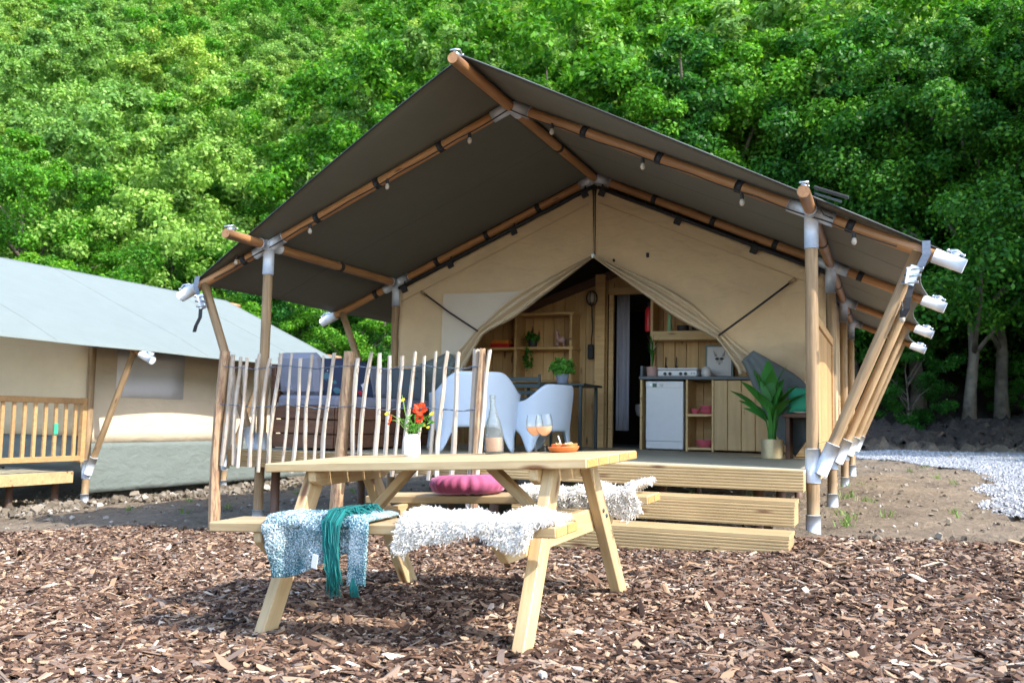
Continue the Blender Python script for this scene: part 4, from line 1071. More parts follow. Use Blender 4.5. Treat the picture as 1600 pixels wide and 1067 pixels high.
def leafy(name, parent, c, R_, n, size, mat, seed, flat=1.0, hang=0.0):
    r_ = np.random.RandomState(seed); V = []; Fc = []
    for k in range(n):
        d = r_.randn(3); d /= np.linalg.norm(d); d[2] = d[2]*.8+.15; p = np.array(c)+d*np.array([R_, R_, R_*flat])*r_.uniform(.35, 1)**.6
        p[2] -= hang*max(0, np.hypot(*(p[:2]-np.array(c[:2])))-R_*.4)
        nrm = d+r_.randn(3)*.6; nrm /= np.linalg.norm(nrm); t = np.cross(nrm, r_.randn(3)); t /= np.linalg.norm(t)+1e-9; b_ = np.cross(nrm, t); s_ = size*r_.uniform(.6, 1.3)
        i = len(V); V += [p, p+t*s_*.5+b_*s_*.32, p+t*s_, p+t*s_*.5-b_*s_*.32]; Fc.append((i, i+1, i+2, i+3))
    o = link(name, mesh(name, V, Fc, mat), Matrix.Identity(4), parent); return tag(o, kind='stuff')
HP = thing('herb_pot', (-.47, 2.85, DECKZ+.748), 'bushy green herb in a blue grey pot on the dining table', 'potted plant')
lathe('pot', [(0, 0), (.055, 0), (.078, .11), (.082, .115), (.074, .115), (.070, .10), (0, .09)], (-.47, 2.85, DECKZ+.749), MT['bluepot'], HP, 24)
leafy('foliage', HP, (-.47, 2.85, DECKZ+.748+.20), .15, 500, .05, MT['herb'], 3, .75, .5)

# corner sofa behind the fence
SF = thing('corner_sofa', (-2.1, 1.1, DECKZ), 'dark wooden lounge sofa with grey cushions behind the paling fence', 'sofa')
sx0, sx1, sy0, sy1 = -2.42, -1.72, .06, 2.25
for k in range(3): box('front_board', (.022, sy1-sy0, .125), (sx1, (sy0+sy1)/2, DECKZ+.085+.135*k), MT['sofawood'], SF)
for k in range(3): box('end_board', (sx1-sx0-.03, .022, .125), ((sx0+sx1)/2, sy0, DECKZ+.085+.135*k), MT['sofawood'], SF)
box('base_frame', (.62, 2.05, .36), ((sx0+sx1)/2, (sy0+sy1)/2, DECKZ+.20), MT['darkpost'], SF)
for k in range(3): box('back_board', (.022, sy1-sy0, .11), (sx0, (sy0+sy1)/2, DECKZ+.50+.12*k), MT['sofawood'], SF)
for y in (.12, 1.15, 2.2): box('back_post', (.05, .05, .80), (sx0-.04, y, DECKZ+.41), MT['sofawood'], SF)
def pillow(name, c, sx, sz, th, rot, mat, parent, lab=None):
    nu = 16; V = []; Fc = []
    for side in (1, -1):
        for i in range(nu+1):
            for j in range(nu+1):
                u = i/nu*2-1; v_ = j/nu*2-1; t = th*((1-u**4)*(1-v_**4))**.5*.5; pin = 1-.06*(1-abs(u))*abs(v_)**3; pin2 = 1-.06*(1-abs(v_))*abs(u)**3
                V.append((u*sx/2*pin2, side*t+.004*nz(u*3, v_*3, side), v_*sz/2*pin))
    n1 = (nu+1)**2
    for sd in (0, 1):
        for i in range(nu):
            for j in range(nu):
                q = sd*n1+i*(nu+1)+j; f = (q, q+1, q+nu+2, q+nu+1); Fc.append(f if sd == 0 else f[::-1])
    bm = bmesh.new(); vs = [bm.verts.new(v) for v in V]
    for f in Fc: bm.faces.new([vs[i] for i in f])
    bmesh.ops.remove_doubles(bm, verts=bm.verts, dist=.0005); bmesh.ops.recalc_face_normals(bm, faces=bm.faces)
    return link(name, from_bm(name, bm, mat, True), T(*c) @ rot, parent)
for k in range(3): box('seat_cushion', (.68, .70, .12), ((sx0+sx1)/2+.02, .42+.715*k, DECKZ+.455), MT['bluesofa'], SF, None, .03)
for k in range(3): box('back_cushion', (.15, .69, .38), (sx0+.12, .43+.715*k, DECKZ+.70), MT['bluesofa'], SF, RY(-.22), .045)
box('end_cushion', (.45, .14, .40), (-2.18, .14, DECKZ+.72), MT['bluesofa'], SF, RX(.2), .045)
def loose(c, rot, mat, label, sx=.44, sz=.42):
    o = pillow('pillow', c, sx, sz, .15, rot, mat, None); return tag(o, label, 'pillow')
loose((-2.05, .42, DECKZ+.70), RZ(.9) @ RX(-.3), MT['navy'], 'navy floral pillow at the near end of the lounge sofa')
loose((-1.98, .78, DECKZ+.69), RZ(1.3) @ RX(-.3), MT['navy'], 'navy floral pillow leaning on the middle of the lounge sofa')
loose((-2.05, 2.02, DECKZ+.69), RZ(.7) @ RX(-.3), MT['leafprint'], 'grey leaf printed pillow at the far end of the lounge sofa')

# tall plant in a gold pot
PL = thing('potted_palm', (1.99, 2.0, DECKZ), 'tall broad leaved plant in a gold pot by the right post', 'potted plant')
px_, py_ = 1.985, 1.95
lathe('pot', [(0, 0), (.094, 0), (.100, .006), (.103, .18), (.103, .188), (.096, .188), (.095, .16), (0, .155)], (px_, py_, DECKZ), MT['gold'], PL, 32)
def blade(name, base, tip, width, parent, mat, curve=.1, stalk=.45, seed=0):
    rd = random.Random(seed); base, tip = Vector(base), Vector(tip); d = tip-base; out = Vector((d.x, d.y, 0)); out = out.normalized() if out.length > .01 else Vector((1, 0, 0))
    side = Vector((-out.y, out.x, 0)); ca = rd.uniform(-.9, .9); V = []; Fc = []; n = 12
    sd = (side*math.cos(ca)+Vector((0, 0, 1))*math.sin(ca)*.4).normalized()
    for i in range(n+1):
        t = i/n; p = base+d*t+Vector((0, 0, 1))*curve*math.sin(math.pi*t)*.9-out*curve*math.sin(math.pi*t)*.7
        w = .007 if t < stalk else max(.001, width*math.sin(math.pi*((t-stalk)/(1-stalk))**.8)**.85)
        V += [p-sd*w-Vector((0, 0, .25*w)), p+Vector((0, 0, .18*w)), p+sd*w-Vector((0, 0, .25*w))]
    for i in range(n): b = 3*i; Fc += [(b, b+1, b+4, b+3), (b+1, b+2, b+5, b+4)]
    return link(name, mesh(name, V, Fc, mat, True), Matrix.Identity(4), parent)
rd = random.Random(14)
tips = [(-.42, -.05, .60), (-.36, .1, .50), (-.30, -.16, .70), (-.16, -.1, .78), (-.05, .05, .93), (.02, -.12, .82), (.12, .06, .74), (.26, -.04, .66), (.34, .08, .58), (.20, -.2, .52), (-.22, .2, .84), (.07, .2, .66), (-.12, -.22, .58), (.30, .2, .48), (-.30, .02, .42), (.16, -.02, .88)]
for k, t in enumerate(tips):
    blade('leaf', (px_+rd.uniform(-.04, .04), py_+rd.uniform(-.04, .04), DECKZ+.15), (px_+t[0]*.93, py_+t[1], DECKZ+.10+t[2]*.92), rd.uniform(.055, .085), PL, MT['palm'], .10, .38, k)
for k in range(14):
    a = rd.uniform(0, 6.28); blade('stalk', (px_+.03*math.cos(a), py_+.03*math.sin(a), DECKZ+.14), (px_+.10*math.cos(a), py_+.10*math.sin(a), DECKZ+rd.uniform(.45, .62)), .012, PL, MT['palm'], .02, .1, 50+k)
# little bench with green cushion behind the plant
SB = thing('side_bench', (2.26, 2.0, DECKZ), 'low wooden bench end behind the gold potted plant', 'bench')
box('bench_top', (.34, .40, .04), (2.24, 2.22, DECKZ+.42), MT['sofawood'], SB); box('leg', (.04, .36, .40), (2.36, 2.22, DECKZ+.20), MT['sofawood'], SB); box('leg', (.04, .36, .40), (2.12, 2.22, DECKZ+.20), MT['sofawood'], SB)
o = pillow('pillow', (2.27, 2.10, DECKZ+.57), .30, .26, .12, RZ(.1) @ RX(-.3), patterned('green_print', (.05, .42, .25), [(.05, .42, .25), (.18, .42, .04), (.18, .42, .04)], 5), None); tag(o, 'bright green pillow on the bench behind the gold potted plant', 'pillow')
lathe('plate', [(0, 0), (.05, 0), (.085, .012), (.083, .016), (.05, .006), (0, .006)], (2.25, 2.06, DECKZ+.441), MT['ceramic'], None, 28)
tag(bpy.data.objects['plate'], 'white plate on the low bench behind the gold potted plant', 'plate')

# ------------------------------------------------------------------ interior: timber partition, shelves, kitchen
IY = 4.10
PW = thing('timber_partition', (0, IY, DECKZ), 'vertical pine board partition inside the tent with a dark doorway', 'partition')
def board(x, w, zb, zt, nm='plank'): 
    L = zt-zb; return link(nm, box_mesh(L, w-.004, .022, MT['panel'], .004), T(x, IY+.012*(int(x*100) % 2)*.3, (zb+zt)/2) @ Matrix(((0, 1, 0, 0), (0, 0, 1, 0), (1, 0, 0, 0), (0, 0, 0, 1))), PW)
bw = .145; x = -2.25
while x < 2.3:
    if x < -.25: board(x, bw, DECKZ, 2.80-.36*abs(x))
    elif x < .30: board(x, bw, 2.44, 2.78-.36*abs(x))
    elif x > .33: board(x, bw, DECKZ, 2.80-.36*abs(x))
    x += bw
beam('sloping_batten', (-2.30, IY-.035, 2.80-.36*2.30-.035), (-.02, IY-.035, 2.765), .05, .10, MT['darkpost'], PW); beam('sloping_batten', (2.30, IY-.035, 2.80-.36*2.30-.035), (.02, IY-.037, 2.765), .05, .10, MT['darkpost'], PW)
for x, w in ((-.235, .06), (.31, .06)): box('door_post', (w, .05, 2.1), (x, IY-.03, DECKZ+1.05), MT['panel'], PW)
box('lintel', (.62, .06, .10), (.035, IY-.03, 2.47), MT['panel'], PW)
box('corner_post', (.13, .09, 2.2), (-.37, IY-.06, DECKZ+1.1), MT['panel'], PW)
# inner bedroom
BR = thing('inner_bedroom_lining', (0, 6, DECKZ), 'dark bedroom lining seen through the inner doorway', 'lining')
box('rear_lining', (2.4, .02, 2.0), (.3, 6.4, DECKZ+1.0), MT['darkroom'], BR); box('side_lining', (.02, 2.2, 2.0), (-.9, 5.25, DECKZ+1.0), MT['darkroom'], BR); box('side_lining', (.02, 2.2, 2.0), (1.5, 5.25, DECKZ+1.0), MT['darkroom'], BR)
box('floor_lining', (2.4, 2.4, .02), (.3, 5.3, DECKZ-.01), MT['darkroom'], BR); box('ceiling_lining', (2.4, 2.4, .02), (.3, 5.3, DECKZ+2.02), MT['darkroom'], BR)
def curt(a, b): return (-.20+.17*a, IY+.10+.022*math.sin(a*17), .70+b*1.75)
CT = surf('door_curtain', curt, 34, 6, MT['curtain'], None, .003); tag(CT, 'grey curtain drawn aside in the dark inner doorway', 'curtain')
SL2 = thing('white_stool', (.12, 4.75, DECKZ), 'white tub seat standing in the dark inner doorway', 'stool')
lathe('seat_shell', [(0, .38), (.10, .38), (.17, .42), (.19, .50), (.185, .56), (.175, .56), (.16, .46), (.09, .41), (0, .405)], (.10, 4.75, DECKZ), MT['ceramic'], SL2, 28)
for a in range(4): pole('leg', (.10+.14*math.cos(a*1.57+.8), 4.75+.14*math.sin(a*1.57+.8), DECKZ), (.10+.10*math.cos(a*1.57+.8), 4.75+.10*math.sin(a*1.57+.8), DECKZ+.39), .012, MT['ceramic'], SL2, 8, 0)
# wall lamp
WL = thing('wall_lamp', (-.40, 3.98, 2.35), 'black caged wall lamp with hanging flex and plug on the partition', 'lamp')
lathe('lamp_globe', [(0, -.06), (.04, -.05), (.062, 0), (.05, .06), (.02, .085), (0, .09)], (-.46, 3.93, 2.36), MT['bulbglass'], WL, 18)
V, Fc = [], []
for k in range(4):
    a = k*math.pi/4; tube_data([(-.46+.072*math.cos(t_)*math.cos(a), 3.93+.072*math.cos(t_)*math.sin(a), 2.37+.095*math.sin(t_)) for t_ in np.linspace(0, 2*math.pi, 21)], .005, 5, V, Fc)
link('lamp_cage', mesh('lamp_cage', V, Fc, MT['black'], True), Matrix.Identity(4), WL)
tube('flex', [(-.46, 3.93, 2.29), (-.465, 3.97, 2.15), (-.46, 3.99, 2.0), (-.475, 3.99, 1.85), (-.47, 3.98, 1.76)], .008, MT['black'], WL, 6)
box('plug_socket', (.075, .06, .19), (-.475, 3.97, 1.69), MT['black'], WL, None, .012)
# shelf unit
SU = thing('shelf_unit', (-1.2, 3.9, DECKZ), 'pine shelf unit against the partition behind the dining table', 'shelf')
for x in (-2.15, -1.43, -.68): box('upright', (.035, .32, 1.69), (x, 3.92, DECKZ+.845), MT['panel'], SU)
for z in (.84, 1.26, 1.70): box('shelf', (1.54, .32, .034), (-1.415, 3.918, DECKZ+z-.017), MT['panel'], SU)
box('board_game', (.26, .20, .05), (-1.66, 3.88, DECKZ+1.286), MT['red'], None); tag(bpy.data.objects['board_game'], 'red game box lying lowest on the shelf', 'box')
o = box('board_game', (.24, .19, .045), (-1.66, 3.88, DECKZ+1.334), MT['orange'], None); tag(o, 'orange patterned game box lying on the red one', 'box')
AL = thing('alpaca_figurine', (-.83, 3.86, DECKZ+1.26), 'small pale animal figurine on the upper shelf by the lamp', 'figurine')
V, Fc = tube_data([(-.90, 3.86, DECKZ+1.34), (-.86, 3.86, DECKZ+1.355), (-.80, 3.86, DECKZ+1.35), (-.785, 3.86, DECKZ+1.34)], [.02, .042, .042, .025], 12); link('body', mesh('body', V, Fc, MT['pinkpot'], True), Matrix.Identity(4), AL)
V, Fc = tube_data([(-.88, 3.86, DECKZ+1.36), (-.895, 3.86, DECKZ+1.43), (-.90, 3.86, DECKZ+1.47), (-.925, 3.85, DECKZ+1.475)], [.028, .02, .024, .012], 10); link('neck', mesh('neck', V, Fc, MT['pinkpot'], True), Matrix.Identity(4), AL)
for x in (-.885, -.80):
    for y in (3.84, 3.88): pole('leg', (x, y, DECKZ+1.261), (x, y, DECKZ+1.34), .011, MT['pinkpot'], AL, 8, 0)
TP = thing('trailing_plant', (-1.22, 3.80, DECKZ+1.26), 'dark trailing plant hanging from the upper shelf', 'potted plant')
lathe('pot', [(0, 0), (.05, 0), (.065, .09), (.058, .09), (.05, .01), (0, .01)], (-1.22, 3.84, DECKZ+1.261), MT['ink'], TP, 20)
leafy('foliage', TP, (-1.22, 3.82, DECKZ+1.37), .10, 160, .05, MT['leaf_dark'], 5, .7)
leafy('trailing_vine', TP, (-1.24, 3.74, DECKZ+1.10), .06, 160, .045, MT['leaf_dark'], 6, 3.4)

# kitchen
KT = thing('kitchen_unit', (1.1, 3.8, DECKZ), 'pine kitchen unit with slate worktop, open shelves and cupboard doors', 'kitchen unit')
KY = 3.50
box('worktop', (1.86, .60, .035), (1.205, KY+.285, DECKZ+.853), MT['slate'], KT); box('upstand', (.03, .50, .13), (.292, KY+.30, DECKZ+.935), MT['slate'], KT)
for x in (.30, .845, 1.145, 2.09): box('side_panel', (.026, .56, .83), (x, KY+.285, DECKZ+.418), MT['kitchen'], KT)
for k in range(6): 
    link('door_plank', box_mesh(.80, .150, .022, MT['kitchen'], .004), T(1.24+.155*k, KY, DECKZ+.425) @ Matrix(((0, 1, 0, 0), (0, 0, 1, 0), (1, 0, 0, 0), (0, 0, 0, 1))), KT)
for z in (.035, .42): box('shelf', (.276, .54, .03), (.995, KY+.285, DECKZ+z), MT['kitchen'], KT)
for k in range(3): box('back_board', (.09, .02, .80), (.90+.095*k, KY+.53, DECKZ+.42), MT['panel'], KT)
DW = thing('dishwasher', (.58, KY, DECKZ), 'slim white dishwasher under the worktop', 'dishwasher')
box('body', (.44, .53, .80), (.582, KY+.30, DECKZ+.415), MT['white'], DW, None, .008); box('door', (.445, .03, .70), (.582, KY+.018, DECKZ+.46), MT['white'], DW, None, .006)
box('plinth', (.44, .03, .085), (.582, KY+.022, DECKZ+.065), MT['white'], DW, None, .004)
dp = box('control_strip', (.445, .034, .075), (.582, KY+.014, DECKZ+.775), MT['white'], DW, None, .005)
box('display', (.05, .004, .045), (.465, KY-.004, DECKZ+.765), plain('dark_green_display', (.01, .09, .05), .3), dp, None, .001)
for k in range(3): box('marking', (.05-.01*k, .002, .006), (.545+.004*k, KY-.0035, DECKZ+.775-.012*k), MT['inkgrey'], dp, None, 0)
lathe('knob', [(0, .012), (.012, .01), (.014, 0)], (.415, KY-.003, DECKZ+.768), MT['zinc'], dp, 14, RX(math.pi/2))
for x in (.39, .77): box('foot', (.03, .03, .02), (x, KY+.06, DECKZ+.010), MT['ink'], DW)
def bowl(name, x, y, z, r, h, label, mat=MT['pink']):
    o = lathe(name, [(0, 0), (r*.55, 0), (r*.9, h*.5), (r, h), (r*.95, h), (r*.84, h*.5), (r*.5, .006), (0, .006)], (x, y, z), mat, None, 28); return tag(o, label, 'bowl', 'pink bowls in the kitchen shelves')
bowl('bowl', .925, KY+.12, DECKZ+.436, .055, .062, 'small pink bowl on the upper open kitchen shelf')
bowl('bowl', 1.055, KY+.14, DECKZ+.436, .085, .055, 'lower pink bowl of the stack on the upper open kitchen shelf')
bowl('bowl', 1.055, KY+.14, DECKZ+.478, .082, .058, 'upper pink bowl of the stack on the upper open kitchen shelf')
bowl('bowl', 1.03, KY+.14, DECKZ+.051, .105, .085, 'wide pink bowl on the bottom kitchen shelf')
HB = thing('gas_hob', (.72, KY+.22, DECKZ+.87), 'white two burner gas hob with four dark knobs on the worktop', 'hob')
hb = box('hob_body', (.47, .34, .075), (.72, KY+.23, DECKZ+.912), MT['white'], HB, None, .012); box('hob_lid', (.48, .35, .018), (.72, KY+.235, DECKZ+.965), MT['white'], HB, None, .006)
for x in (.575, .635, .76, .82): lathe('knob', [(0, .022), (.017, .020), (.019, 0)], (x, KY+.058, DECKZ+.905), MT['ink'], hb, 16, RX(math.pi/2))
for x in (.89, .92): lathe('knob', [(0, .006), (.008, .005), (.009, 0)], (x, KY+.058, DECKZ+.91), MT['inkgrey'], hb, 12, RX(math.pi/2))
KP = thing('pink_plant_pot', (.40, KY+.2, DECKZ+.87), 'slim potted grass plant in a pink pot on the worktop by the doorway', 'potted plant')
lathe('pot', [(0, 0), (.058, 0), (.068, .11), (.070, .118), (.062, .118), (.058, .1), (0, .095)], (.40, KY+.13, DECKZ+.872), MT['pinkpot'], KP, 24)
for k in range(34):
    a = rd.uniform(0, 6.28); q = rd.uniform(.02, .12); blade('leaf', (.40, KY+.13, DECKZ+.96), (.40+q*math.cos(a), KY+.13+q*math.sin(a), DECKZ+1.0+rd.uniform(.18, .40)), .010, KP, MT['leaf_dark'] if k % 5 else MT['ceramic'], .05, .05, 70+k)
PC = thing('llama_picture', (1.14, 3.95, DECKZ+.87), 'framed print of a llama in dark glasses leaning on the kitchen wall', 'picture')
box('frame', (.335, .02, .40), (1.145, 3.955, DECKZ+1.075), MT['pframe'], PC, RX(-.06), .004)
pp = box('print', (.285, .004, .35), (1.145, 3.942, DECKZ+1.075), MT['paper'], PC, RX(-.06), 0)
def decal(nm, poly, mat, par=None): 
    m = mesh(nm, [(1.145+x, 3.9375-(0.06*z), DECKZ+1.075+z) for x, z in poly], [tuple(range(len(poly)))], mat); return link(nm, m, Matrix.Identity(4), par or pp)
ell = lambda cx, cz, rx, rz_, n=18: [(cx+rx*math.cos(2*math.pi*k/n), cz+rz_*math.sin(2*math.pi*k/n)) for k in range(n)]
decal('neck_print', [(-.05, -.165), (.06, -.165), (.045, -.02), (.04, .05), (-.03, .05), (-.035, -.02)], plain('print_pale_grey', (.56, .57, .6), .6))
for s in (-1, 1):
    m = mesh('ear_print', [(1.150+s*x, 3.936-.06*z, DECKZ+1.075+z) for x, z in ((.025, .06), (.075, .14), (.055, .055))], [(0, 1, 2)], MT['inkgrey']); link('ear_print', m, Matrix.Identity(4), pp)
    m = mesh('glasses_print', [(1.150+s*.028+x, 3.935-.06*z, DECKZ+1.075+z) for x, z in ell(0, .03, .024, .016)], [tuple(range(18))], MT['ink']); link('glasses_print', m, Matrix.Identity(4), pp)
m = mesh('nose_print', [(1.150+x, 3.935-.06*z, DECKZ+1.075+z) for x, z in ell(0, -.03, .014, .018)], [tuple(range(18))], MT['inkgrey']); link('nose_print', m, Matrix.Identity(4), pp)
o = lathe('egg_cup', [(0, 0), (.045, 0), (.065, .04), (.055, .10), (.03, .125), (0, .13)], (1.03, KY+.22, DECKZ+.872), MT['ceramic'], None, 24); tag(o, 'white rounded jug beside the framed print on the worktop', 'jug')
WS = thing('wall_shelf', (.9, 3.9, 1.84), 'pine wall shelf box with dishes above the kitchen worktop', 'shelf')
box('shelf_base', (1.4, .30, .11), (1.04, 3.93, 1.865), MT['kitchen'], WS); box('shelf_side', (.035, .30, .40), (.355, 3.93, 2.12), MT['kitchen'], WS); box('shelf_top', (1.4, .30, .03), (1.04, 3.93, 2.335), MT['kitchen'], WS)
box('shelf_post', (.07, .05, .75), (.335, 4.05, 2.32), MT['kitchen'], WS)
o = lathe('pepper_mill', [(0, 0), (.035, 0), (.035, .015), (.028, .03), (.03, .11), (.022, .13), (.02, .15), (.032, .165), (.028, .20), (.012, .215), (0, .22)], (.56, 3.86, 1.921), MT['mint'], None, 20); tag(o, 'pale green kitchen mill on the wall shelf', 'mill')
for k, (x, r) in enumerate(((.72, .07), (.93, .10))):
    o = lathe('pan', [(0, 0), (r, 0), (r*1.05, .07), (r*1.02, .07), (r*.97, .008), (0, .008)], (x, 3.88, 1.921), MT['ink'], None, 24); tag(o, ['small black pan on the wall shelf beside the mill', 'large black pan on the wall shelf under the canvas edge'][k], 'pan')
    if k: lathe('lid', [(r*1.04, .07), (r*.7, .095), (.015, .105), (.02, .125), (0, .128)], (x, 3.88, 1.921), MT['zinc'], o, 24)
EX_ = thing('fire_extinguisher', (.285, 3.95, 1.9), 'red fire extinguisher hung beside the wall shelf', 'extinguisher')
lathe('cylinder', [(0, 0), (.045, .004), (.05, .02), (.05, .26), (.035, .30), (.015, .315), (0, .316)], (.275, 3.97, 1.93), MT['red'], EX_, 20)
lathe('valve', [(0, 0), (.016, 0), (.016, .03), (.03, .035), (.03, .045), (0, .05)], (.275, 3.97, 2.245), MT['ink'], EX_, 12)
for k, x in enumerate((.47, .60)):
    o = tube('ladle', [(x, 4.06, 1.62), (x, 4.05, 1.52), (x+.01, 4.04, 1.47)], [.006, .007, .028], MT['ink'], None, 8); tag(o, ['black ladle hanging beside the pink plant pot', 'black ladle hanging above the gas hob'][k], 'ladle')
# ------------------------------------------------------------------ trees
def crown_mesh(name, seed, Hh, Rr, z0, nclump, per, leaf, mat, elong=1.0):
    """crown as many leaf faces on uneven clumps; returns mesh and clump centres"""
    r_ = np.random.RandomState(seed); C = []; cr = []; nl = max(14, nclump//5); zc = (z0+Hh)/2; hz = (Hh-z0)/2
    ga = r_.uniform(0, 6.28)
    for i in range(nl):
        tz = (i+.5)/nl; wid = math.sin(math.pi*min(.16+.78*tz, .96))**.55
        a = ga+i*2.4+r_.uniform(-.4, .4); q = r_.uniform(.15, .85)**.7 if i < nl-1 else .1
        lc = np.array([Rr*wid*q*math.cos(a), Rr*wid*q*math.sin(a), z0+(Hh-z0)*(.10+.82*tz)]); lr = Rr*r_.uniform(.26, .46)*(1.1-.35*tz)
        for j in range(int(round(nclump/nl))):
            d = r_.randn(3); d /= np.linalg.norm(d); d[2] = d[2]*.9+.15; d[:2] += .35*lc[:2]/(np.linalg.norm(lc[:2])+1e-6)
            C.append(lc+d*lr*np.array([1, 1, .8])*r_.uniform(.5, 1.1)); cr.append(lr*r_.uniform(.26, .55))
    nclump = len(C)
    C = np.array(C); cr = np.array(cr); n = nclump*per
    ci = np.repeat(np.arange(nclump), per)
    d = r_.randn(n, 3); d /= np.linalg.norm(d, axis=1, keepdims=True)
    rad = cr[ci]*r_.uniform(.15, 1.12, n)**.55
    Pp = C[ci]+d*rad[:, None]*np.array([1.15, 1.15, .75*elong]); Pp[:, 2] -= .25*np.abs(r_.randn(n))*cr[ci]
    nrm = d*.7+np.array([0, 0, .55])+r_.randn(n, 3)*.55; nrm /= np.linalg.norm(nrm, axis=1, keepdims=True)
    t = np.cross(nrm, r_.randn(n, 3)); t /= np.linalg.norm(t, axis=1, keepdims=True)+1e-9; b = np.cross(nrm, t)
    s = leaf*r_.uniform(.55, 1.35, n)[:, None]
    V = np.stack([Pp-t*s*.5, Pp+b*s*.30-nrm*s*.08, Pp+t*s*.5-nrm*s*.15, Pp-b*s*.30-nrm*s*.08], 1).reshape(-1, 3)
    Fq = np.arange(n*4).reshape(n, 4)
    return npmesh(name, V, Fq, mat), C, cr
def trunk_mesh(name, seed, Hh, C, r0):
    rd = random.Random(seed); V = []; Fc = []; pts = [(0, 0, -.4)]; x = y = 0
    for i in range(1, 9):
        x += rd.uniform(-.09, .09); y += rd.uniform(-.09, .09); pts.append((x, y, Hh*.64*i/8))
    tube_data(pts, [r0*1.35]+[r0*(1-.105*i) for i in range(1, 9)], 9, V, Fc)
    order = list(range(len(C))); rd.shuffle(order)
    for k in order[:16]:
        c = Vector(C[k]); zb = min(max(Hh*.22, c.z-1.1-rd.random()), Hh*.58); i = int(zb/(Hh*.64)*8); p = Vector(pts[min(i, 8)]); m = p.lerp(c, .5)+Vector((rd.uniform(-.2, .2), rd.uniform(-.2, .2), .15))
        tube_data([p, p.lerp(m, .5), m, m.lerp(c, .6), c], [r0*.42, r0*.34, r0*.26, r0*.16, r0*.06], 6, V, Fc)
    return mesh(name, V, Fc, MT['bark'], True)
VAR = []
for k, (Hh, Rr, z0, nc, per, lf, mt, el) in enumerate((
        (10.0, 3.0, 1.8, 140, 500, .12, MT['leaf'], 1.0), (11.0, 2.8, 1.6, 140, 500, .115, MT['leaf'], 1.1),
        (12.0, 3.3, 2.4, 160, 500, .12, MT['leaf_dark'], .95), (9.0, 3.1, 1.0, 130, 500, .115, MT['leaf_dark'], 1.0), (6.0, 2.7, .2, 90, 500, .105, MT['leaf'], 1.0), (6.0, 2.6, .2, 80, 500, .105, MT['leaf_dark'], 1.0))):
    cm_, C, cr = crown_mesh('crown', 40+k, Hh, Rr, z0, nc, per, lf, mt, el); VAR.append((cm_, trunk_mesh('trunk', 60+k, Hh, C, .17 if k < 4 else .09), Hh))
def world_at(px, v):
    u = (px-800)/1452.3*v; return 3.03+.926*u-.376*v, -7.33+.376*u+.926*v
def tree(px, v, h, k, rz, label, name='broadleaf_tree', wide=1.0):
    x, y = world_at(px, v); cm_, tm_, Hh = VAR[5 if (k == 4 and px > 1300) else k]; s = h/Hh; z = gz1(x, y)-.1  # right-hand bushes take the crown with shade in its leaf colour
    e = link(name, None, T(x, y, z)); tag(e, label, 'tree' if name != 'leafy_bush' else 'bush', 'trees along the woodland edge' if name != 'leafy_bush' else 'bushes along the woodland edge')
    Mx = T(x, y, z) @ RZ(rz) @ Matrix.Diagonal((s*wide, s*wide, s, 1))
    link('trunk', tm_, Mx, e); link('crown', cm_, Mx, e)
    return e
TREES = [
 (1512, 29.0, 13.5, 2, .3, 'tall dark tree with a bare grey trunk near the right edge of the clearing'),
 (1566, 30.0, 14.5, 1, 1.2, 'tall tree with a leaning grey trunk right of the other bare trunk'),
 (1660, 28.5, 14.0, 2, 2.2, 'dark leafy tree cut off by the right edge of the picture'),
 (1435, 31.5, 14.0, 3, 2.9, 'dense dark tree behind the raking braces of the main tent'),
 (1345, 33.0, 14.5, 2, 4.0, 'tall green tree above the front right rafter end'),
 (1245, 33.5, 15.0, 1, 5.0, 'tall sunlit tree rising over the front right post'),
 (1150, 34.5, 14.0, 0, .8, 'broad tree over the middle of the right roof slope'),
 (1060, 35.0, 14.5, 3, 1.9, 'dark tree crown over the upper right roof slope'),
 (965, 36.0, 14.0, 0, 2.5, 'sunlit tree just right of the roof ridge'),
 (860, 37.0, 14.0, 1, 3.3, 'tree directly behind the front roof ridge joint'),
 (760, 36.5, 11.5, 0, 4.4, 'bright tree just left of the projecting ridge pole'),
 (655, 35.5, 10.5, 1, 5.3, 'bright green tree over the middle of the left roof slope'),
 (560, 34.5, 9.0, 0, .2, 'bright green tree over the lower left roof slope'),
 (455, 33.5, 8.0, 1, 1.4, 'bright tree rising above the left eave pole end'),
 (600, 30.0, 7.0, 3, 2.0, 'dark tree seen under the left roof overhang'),
 (480, 30.0, 6.5, 3, 3.0, 'shaded tree between the left front post and the fence'),
 (360, 33.0, 6.8, 0, 2.7, 'bright green tree above the end of the neighbouring roof ridge'),
 (255, 34.0, 6.2, 1, 3.6, 'leafy tree above the middle of the neighbouring roof'),
 (15, 31.0, 10.0, 0, 5.1, 'tall pale tree at the left edge over the neighbouring roof'),
]
for t in TREES: tree(*t)
BUSH = [
 (150, 29.5, 5.6, 0.4, 'rounded bright bush above the left part of the neighbouring roof'),
 (300, 29.5, 4.6, 1.4, 'low leafy bush beyond the end of the neighbouring roof'),
 (60, 29.0, 5.8, 2.4, 'bright bush above the left end of the neighbouring roof'),
 (410, 28.5, 4.0, 3.1, 'low bush behind the left front post of the main tent'),
 (540, 28.5, 4.0, 4.4, 'low bush glimpsed between the fence and the left roof overhang'),
 (1420, 29.6, 3.2, 5.2, 'low shaded bush beside the raking braces on the woodland bank'),
 (1600, 30.6, 2.4, .6, 'low bush at the foot of the right-hand trees'),
]
for px, v, h, rz, lab in BUSH: tree(px, v, h, 4, rz, lab, 'leafy_bush', 1.15)

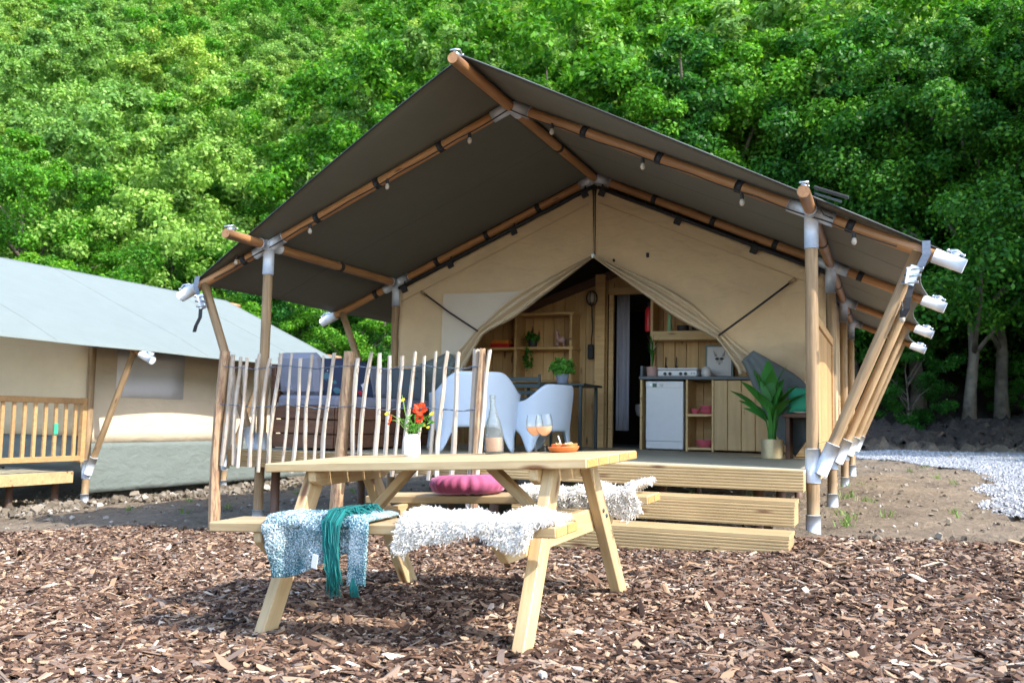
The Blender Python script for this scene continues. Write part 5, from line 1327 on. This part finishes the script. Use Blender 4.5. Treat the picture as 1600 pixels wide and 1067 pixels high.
# hillside wood behind: one mass of small-leaved crowns
FARC = bpy.data.collections.new('hill_tree_kinds')
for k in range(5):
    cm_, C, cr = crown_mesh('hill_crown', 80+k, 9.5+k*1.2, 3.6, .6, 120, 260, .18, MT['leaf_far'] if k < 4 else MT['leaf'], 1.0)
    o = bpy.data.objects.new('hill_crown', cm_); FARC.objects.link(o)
rs = np.random.RandomState(21); PTS = []
for v in np.arange(33, 165, 3.9):
    wv = .60*v+6; n = int(2*wv/4.3)
    for i in range(n):
        u = -wv+2*wv*(i+rs.uniform(.1, .9))/n; vv2 = v+rs.uniform(-1.5, 1.5)
        if v < 38 and u > -3: continue
        x = 3.03+.926*u-.376*vv2; y = -7.33+.376*u+.926*vv2
        PTS.append((x, y, gz1(x, y)-.4, rs.uniform(.62, 1.15)*(1.25 if u > 5 else 1.0), rs.uniform(0, 6.28)))
# dark second rank directly behind the edge trees
for v in (36, 39.5, 43):
    for u in np.arange(-4, 34, 3.0):
        uu = u+rs.uniform(-1, 1); x = 3.03+.926*uu-.376*v; y = -7.33+.376*uu+.926*v; PTS.append((x, y, gz1(x, y)-.3, rs.uniform(1.1, 1.5), rs.uniform(0, 6.28)))
# the wood goes on past the right edge; unseen trees added for shade
for v in (21.5, 25, 28.5, 32):
    for u in np.arange(.62*v+6.0, 40, 3.8):
        uu = u+rs.uniform(-.6, .6); x = 3.03+.926*uu-.376*v; y = -7.33+.376*uu+.926*v; PTS.append((x, y, gz1(x, y)-.3, rs.uniform(1.35, 1.7), rs.uniform(0, 6.28)))
PTS = np.array(PTS)
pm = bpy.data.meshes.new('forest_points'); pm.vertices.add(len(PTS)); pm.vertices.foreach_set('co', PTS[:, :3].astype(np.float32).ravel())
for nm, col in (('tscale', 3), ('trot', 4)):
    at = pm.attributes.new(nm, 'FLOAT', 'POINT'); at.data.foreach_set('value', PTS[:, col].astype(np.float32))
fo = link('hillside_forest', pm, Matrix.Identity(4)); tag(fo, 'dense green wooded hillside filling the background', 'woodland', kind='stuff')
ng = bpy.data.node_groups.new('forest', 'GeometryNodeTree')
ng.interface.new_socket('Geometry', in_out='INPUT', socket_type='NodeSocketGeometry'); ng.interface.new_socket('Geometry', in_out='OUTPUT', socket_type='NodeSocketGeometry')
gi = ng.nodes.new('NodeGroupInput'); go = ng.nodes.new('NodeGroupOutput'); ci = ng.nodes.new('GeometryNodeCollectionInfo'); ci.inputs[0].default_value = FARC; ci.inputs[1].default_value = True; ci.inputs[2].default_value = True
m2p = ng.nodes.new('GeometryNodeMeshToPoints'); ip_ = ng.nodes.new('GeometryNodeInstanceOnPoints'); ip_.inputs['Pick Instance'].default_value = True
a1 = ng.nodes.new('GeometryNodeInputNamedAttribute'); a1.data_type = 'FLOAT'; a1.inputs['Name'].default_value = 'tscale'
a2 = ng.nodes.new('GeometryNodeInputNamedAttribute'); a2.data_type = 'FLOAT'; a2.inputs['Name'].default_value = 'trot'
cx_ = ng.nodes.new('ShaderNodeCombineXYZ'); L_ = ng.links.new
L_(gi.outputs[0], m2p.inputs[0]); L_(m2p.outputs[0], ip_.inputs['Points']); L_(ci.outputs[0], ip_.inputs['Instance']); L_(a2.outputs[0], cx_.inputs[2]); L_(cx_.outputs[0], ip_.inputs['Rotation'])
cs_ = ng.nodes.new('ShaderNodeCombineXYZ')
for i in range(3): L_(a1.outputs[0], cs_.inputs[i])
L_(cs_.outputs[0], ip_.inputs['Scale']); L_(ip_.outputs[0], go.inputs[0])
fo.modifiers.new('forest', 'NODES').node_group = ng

# weeds and grass tufts on the bare soil
def tuft(name, pts, label, n=26, hgt=.12, seed=1):
    r_ = np.random.RandomState(seed); V = []; Fc = []
    for (cx0, cy0) in pts:
        for k in range(n):
            a = r_.uniform(0, 6.28); q = abs(r_.randn())*.06; p = np.array([cx0+q*math.cos(a), cy0+q*math.sin(a), 0]); p[2] = gz1(p[0], p[1]); h = hgt*r_.uniform(.4, 1.2)
            d = np.array([r_.randn()*.35, r_.randn()*.35, 1]); sd = np.array([math.cos(a+1.3), math.sin(a+1.3), 0])*.005
            i = len(V); V += [p-sd, p+sd, p+d*h*.6+sd*.7, p+d*h*.6-sd*.7, p+d*h+np.array([d[0]*.4*h, d[1]*.4*h, -.05*h])]; Fc += [(i, i+1, i+2, i+3), (i+3, i+2, i+4)]
    tag(link(name, mesh(name, V, Fc, MT['grassblade']), Matrix.Identity(4)), label, 'grass', kind='stuff')
r_ = random.Random(3)
tuft('grass_tufts', [(2.62+r_.uniform(-.1, .2), r_.uniform(.2, 6)) for _ in range(9)]+[(r_.uniform(2.6, 4), r_.uniform(1, 12)) for _ in range(6)]+[(r_.uniform(-2.5, 2.2), r_.uniform(2.8, 6)) for _ in range(26)]+[(r_.uniform(-6.6, -3), r_.uniform(1, 7)) for _ in range(14)], 'sparse grass tufts on the bare soil around the tent', 18, .09)
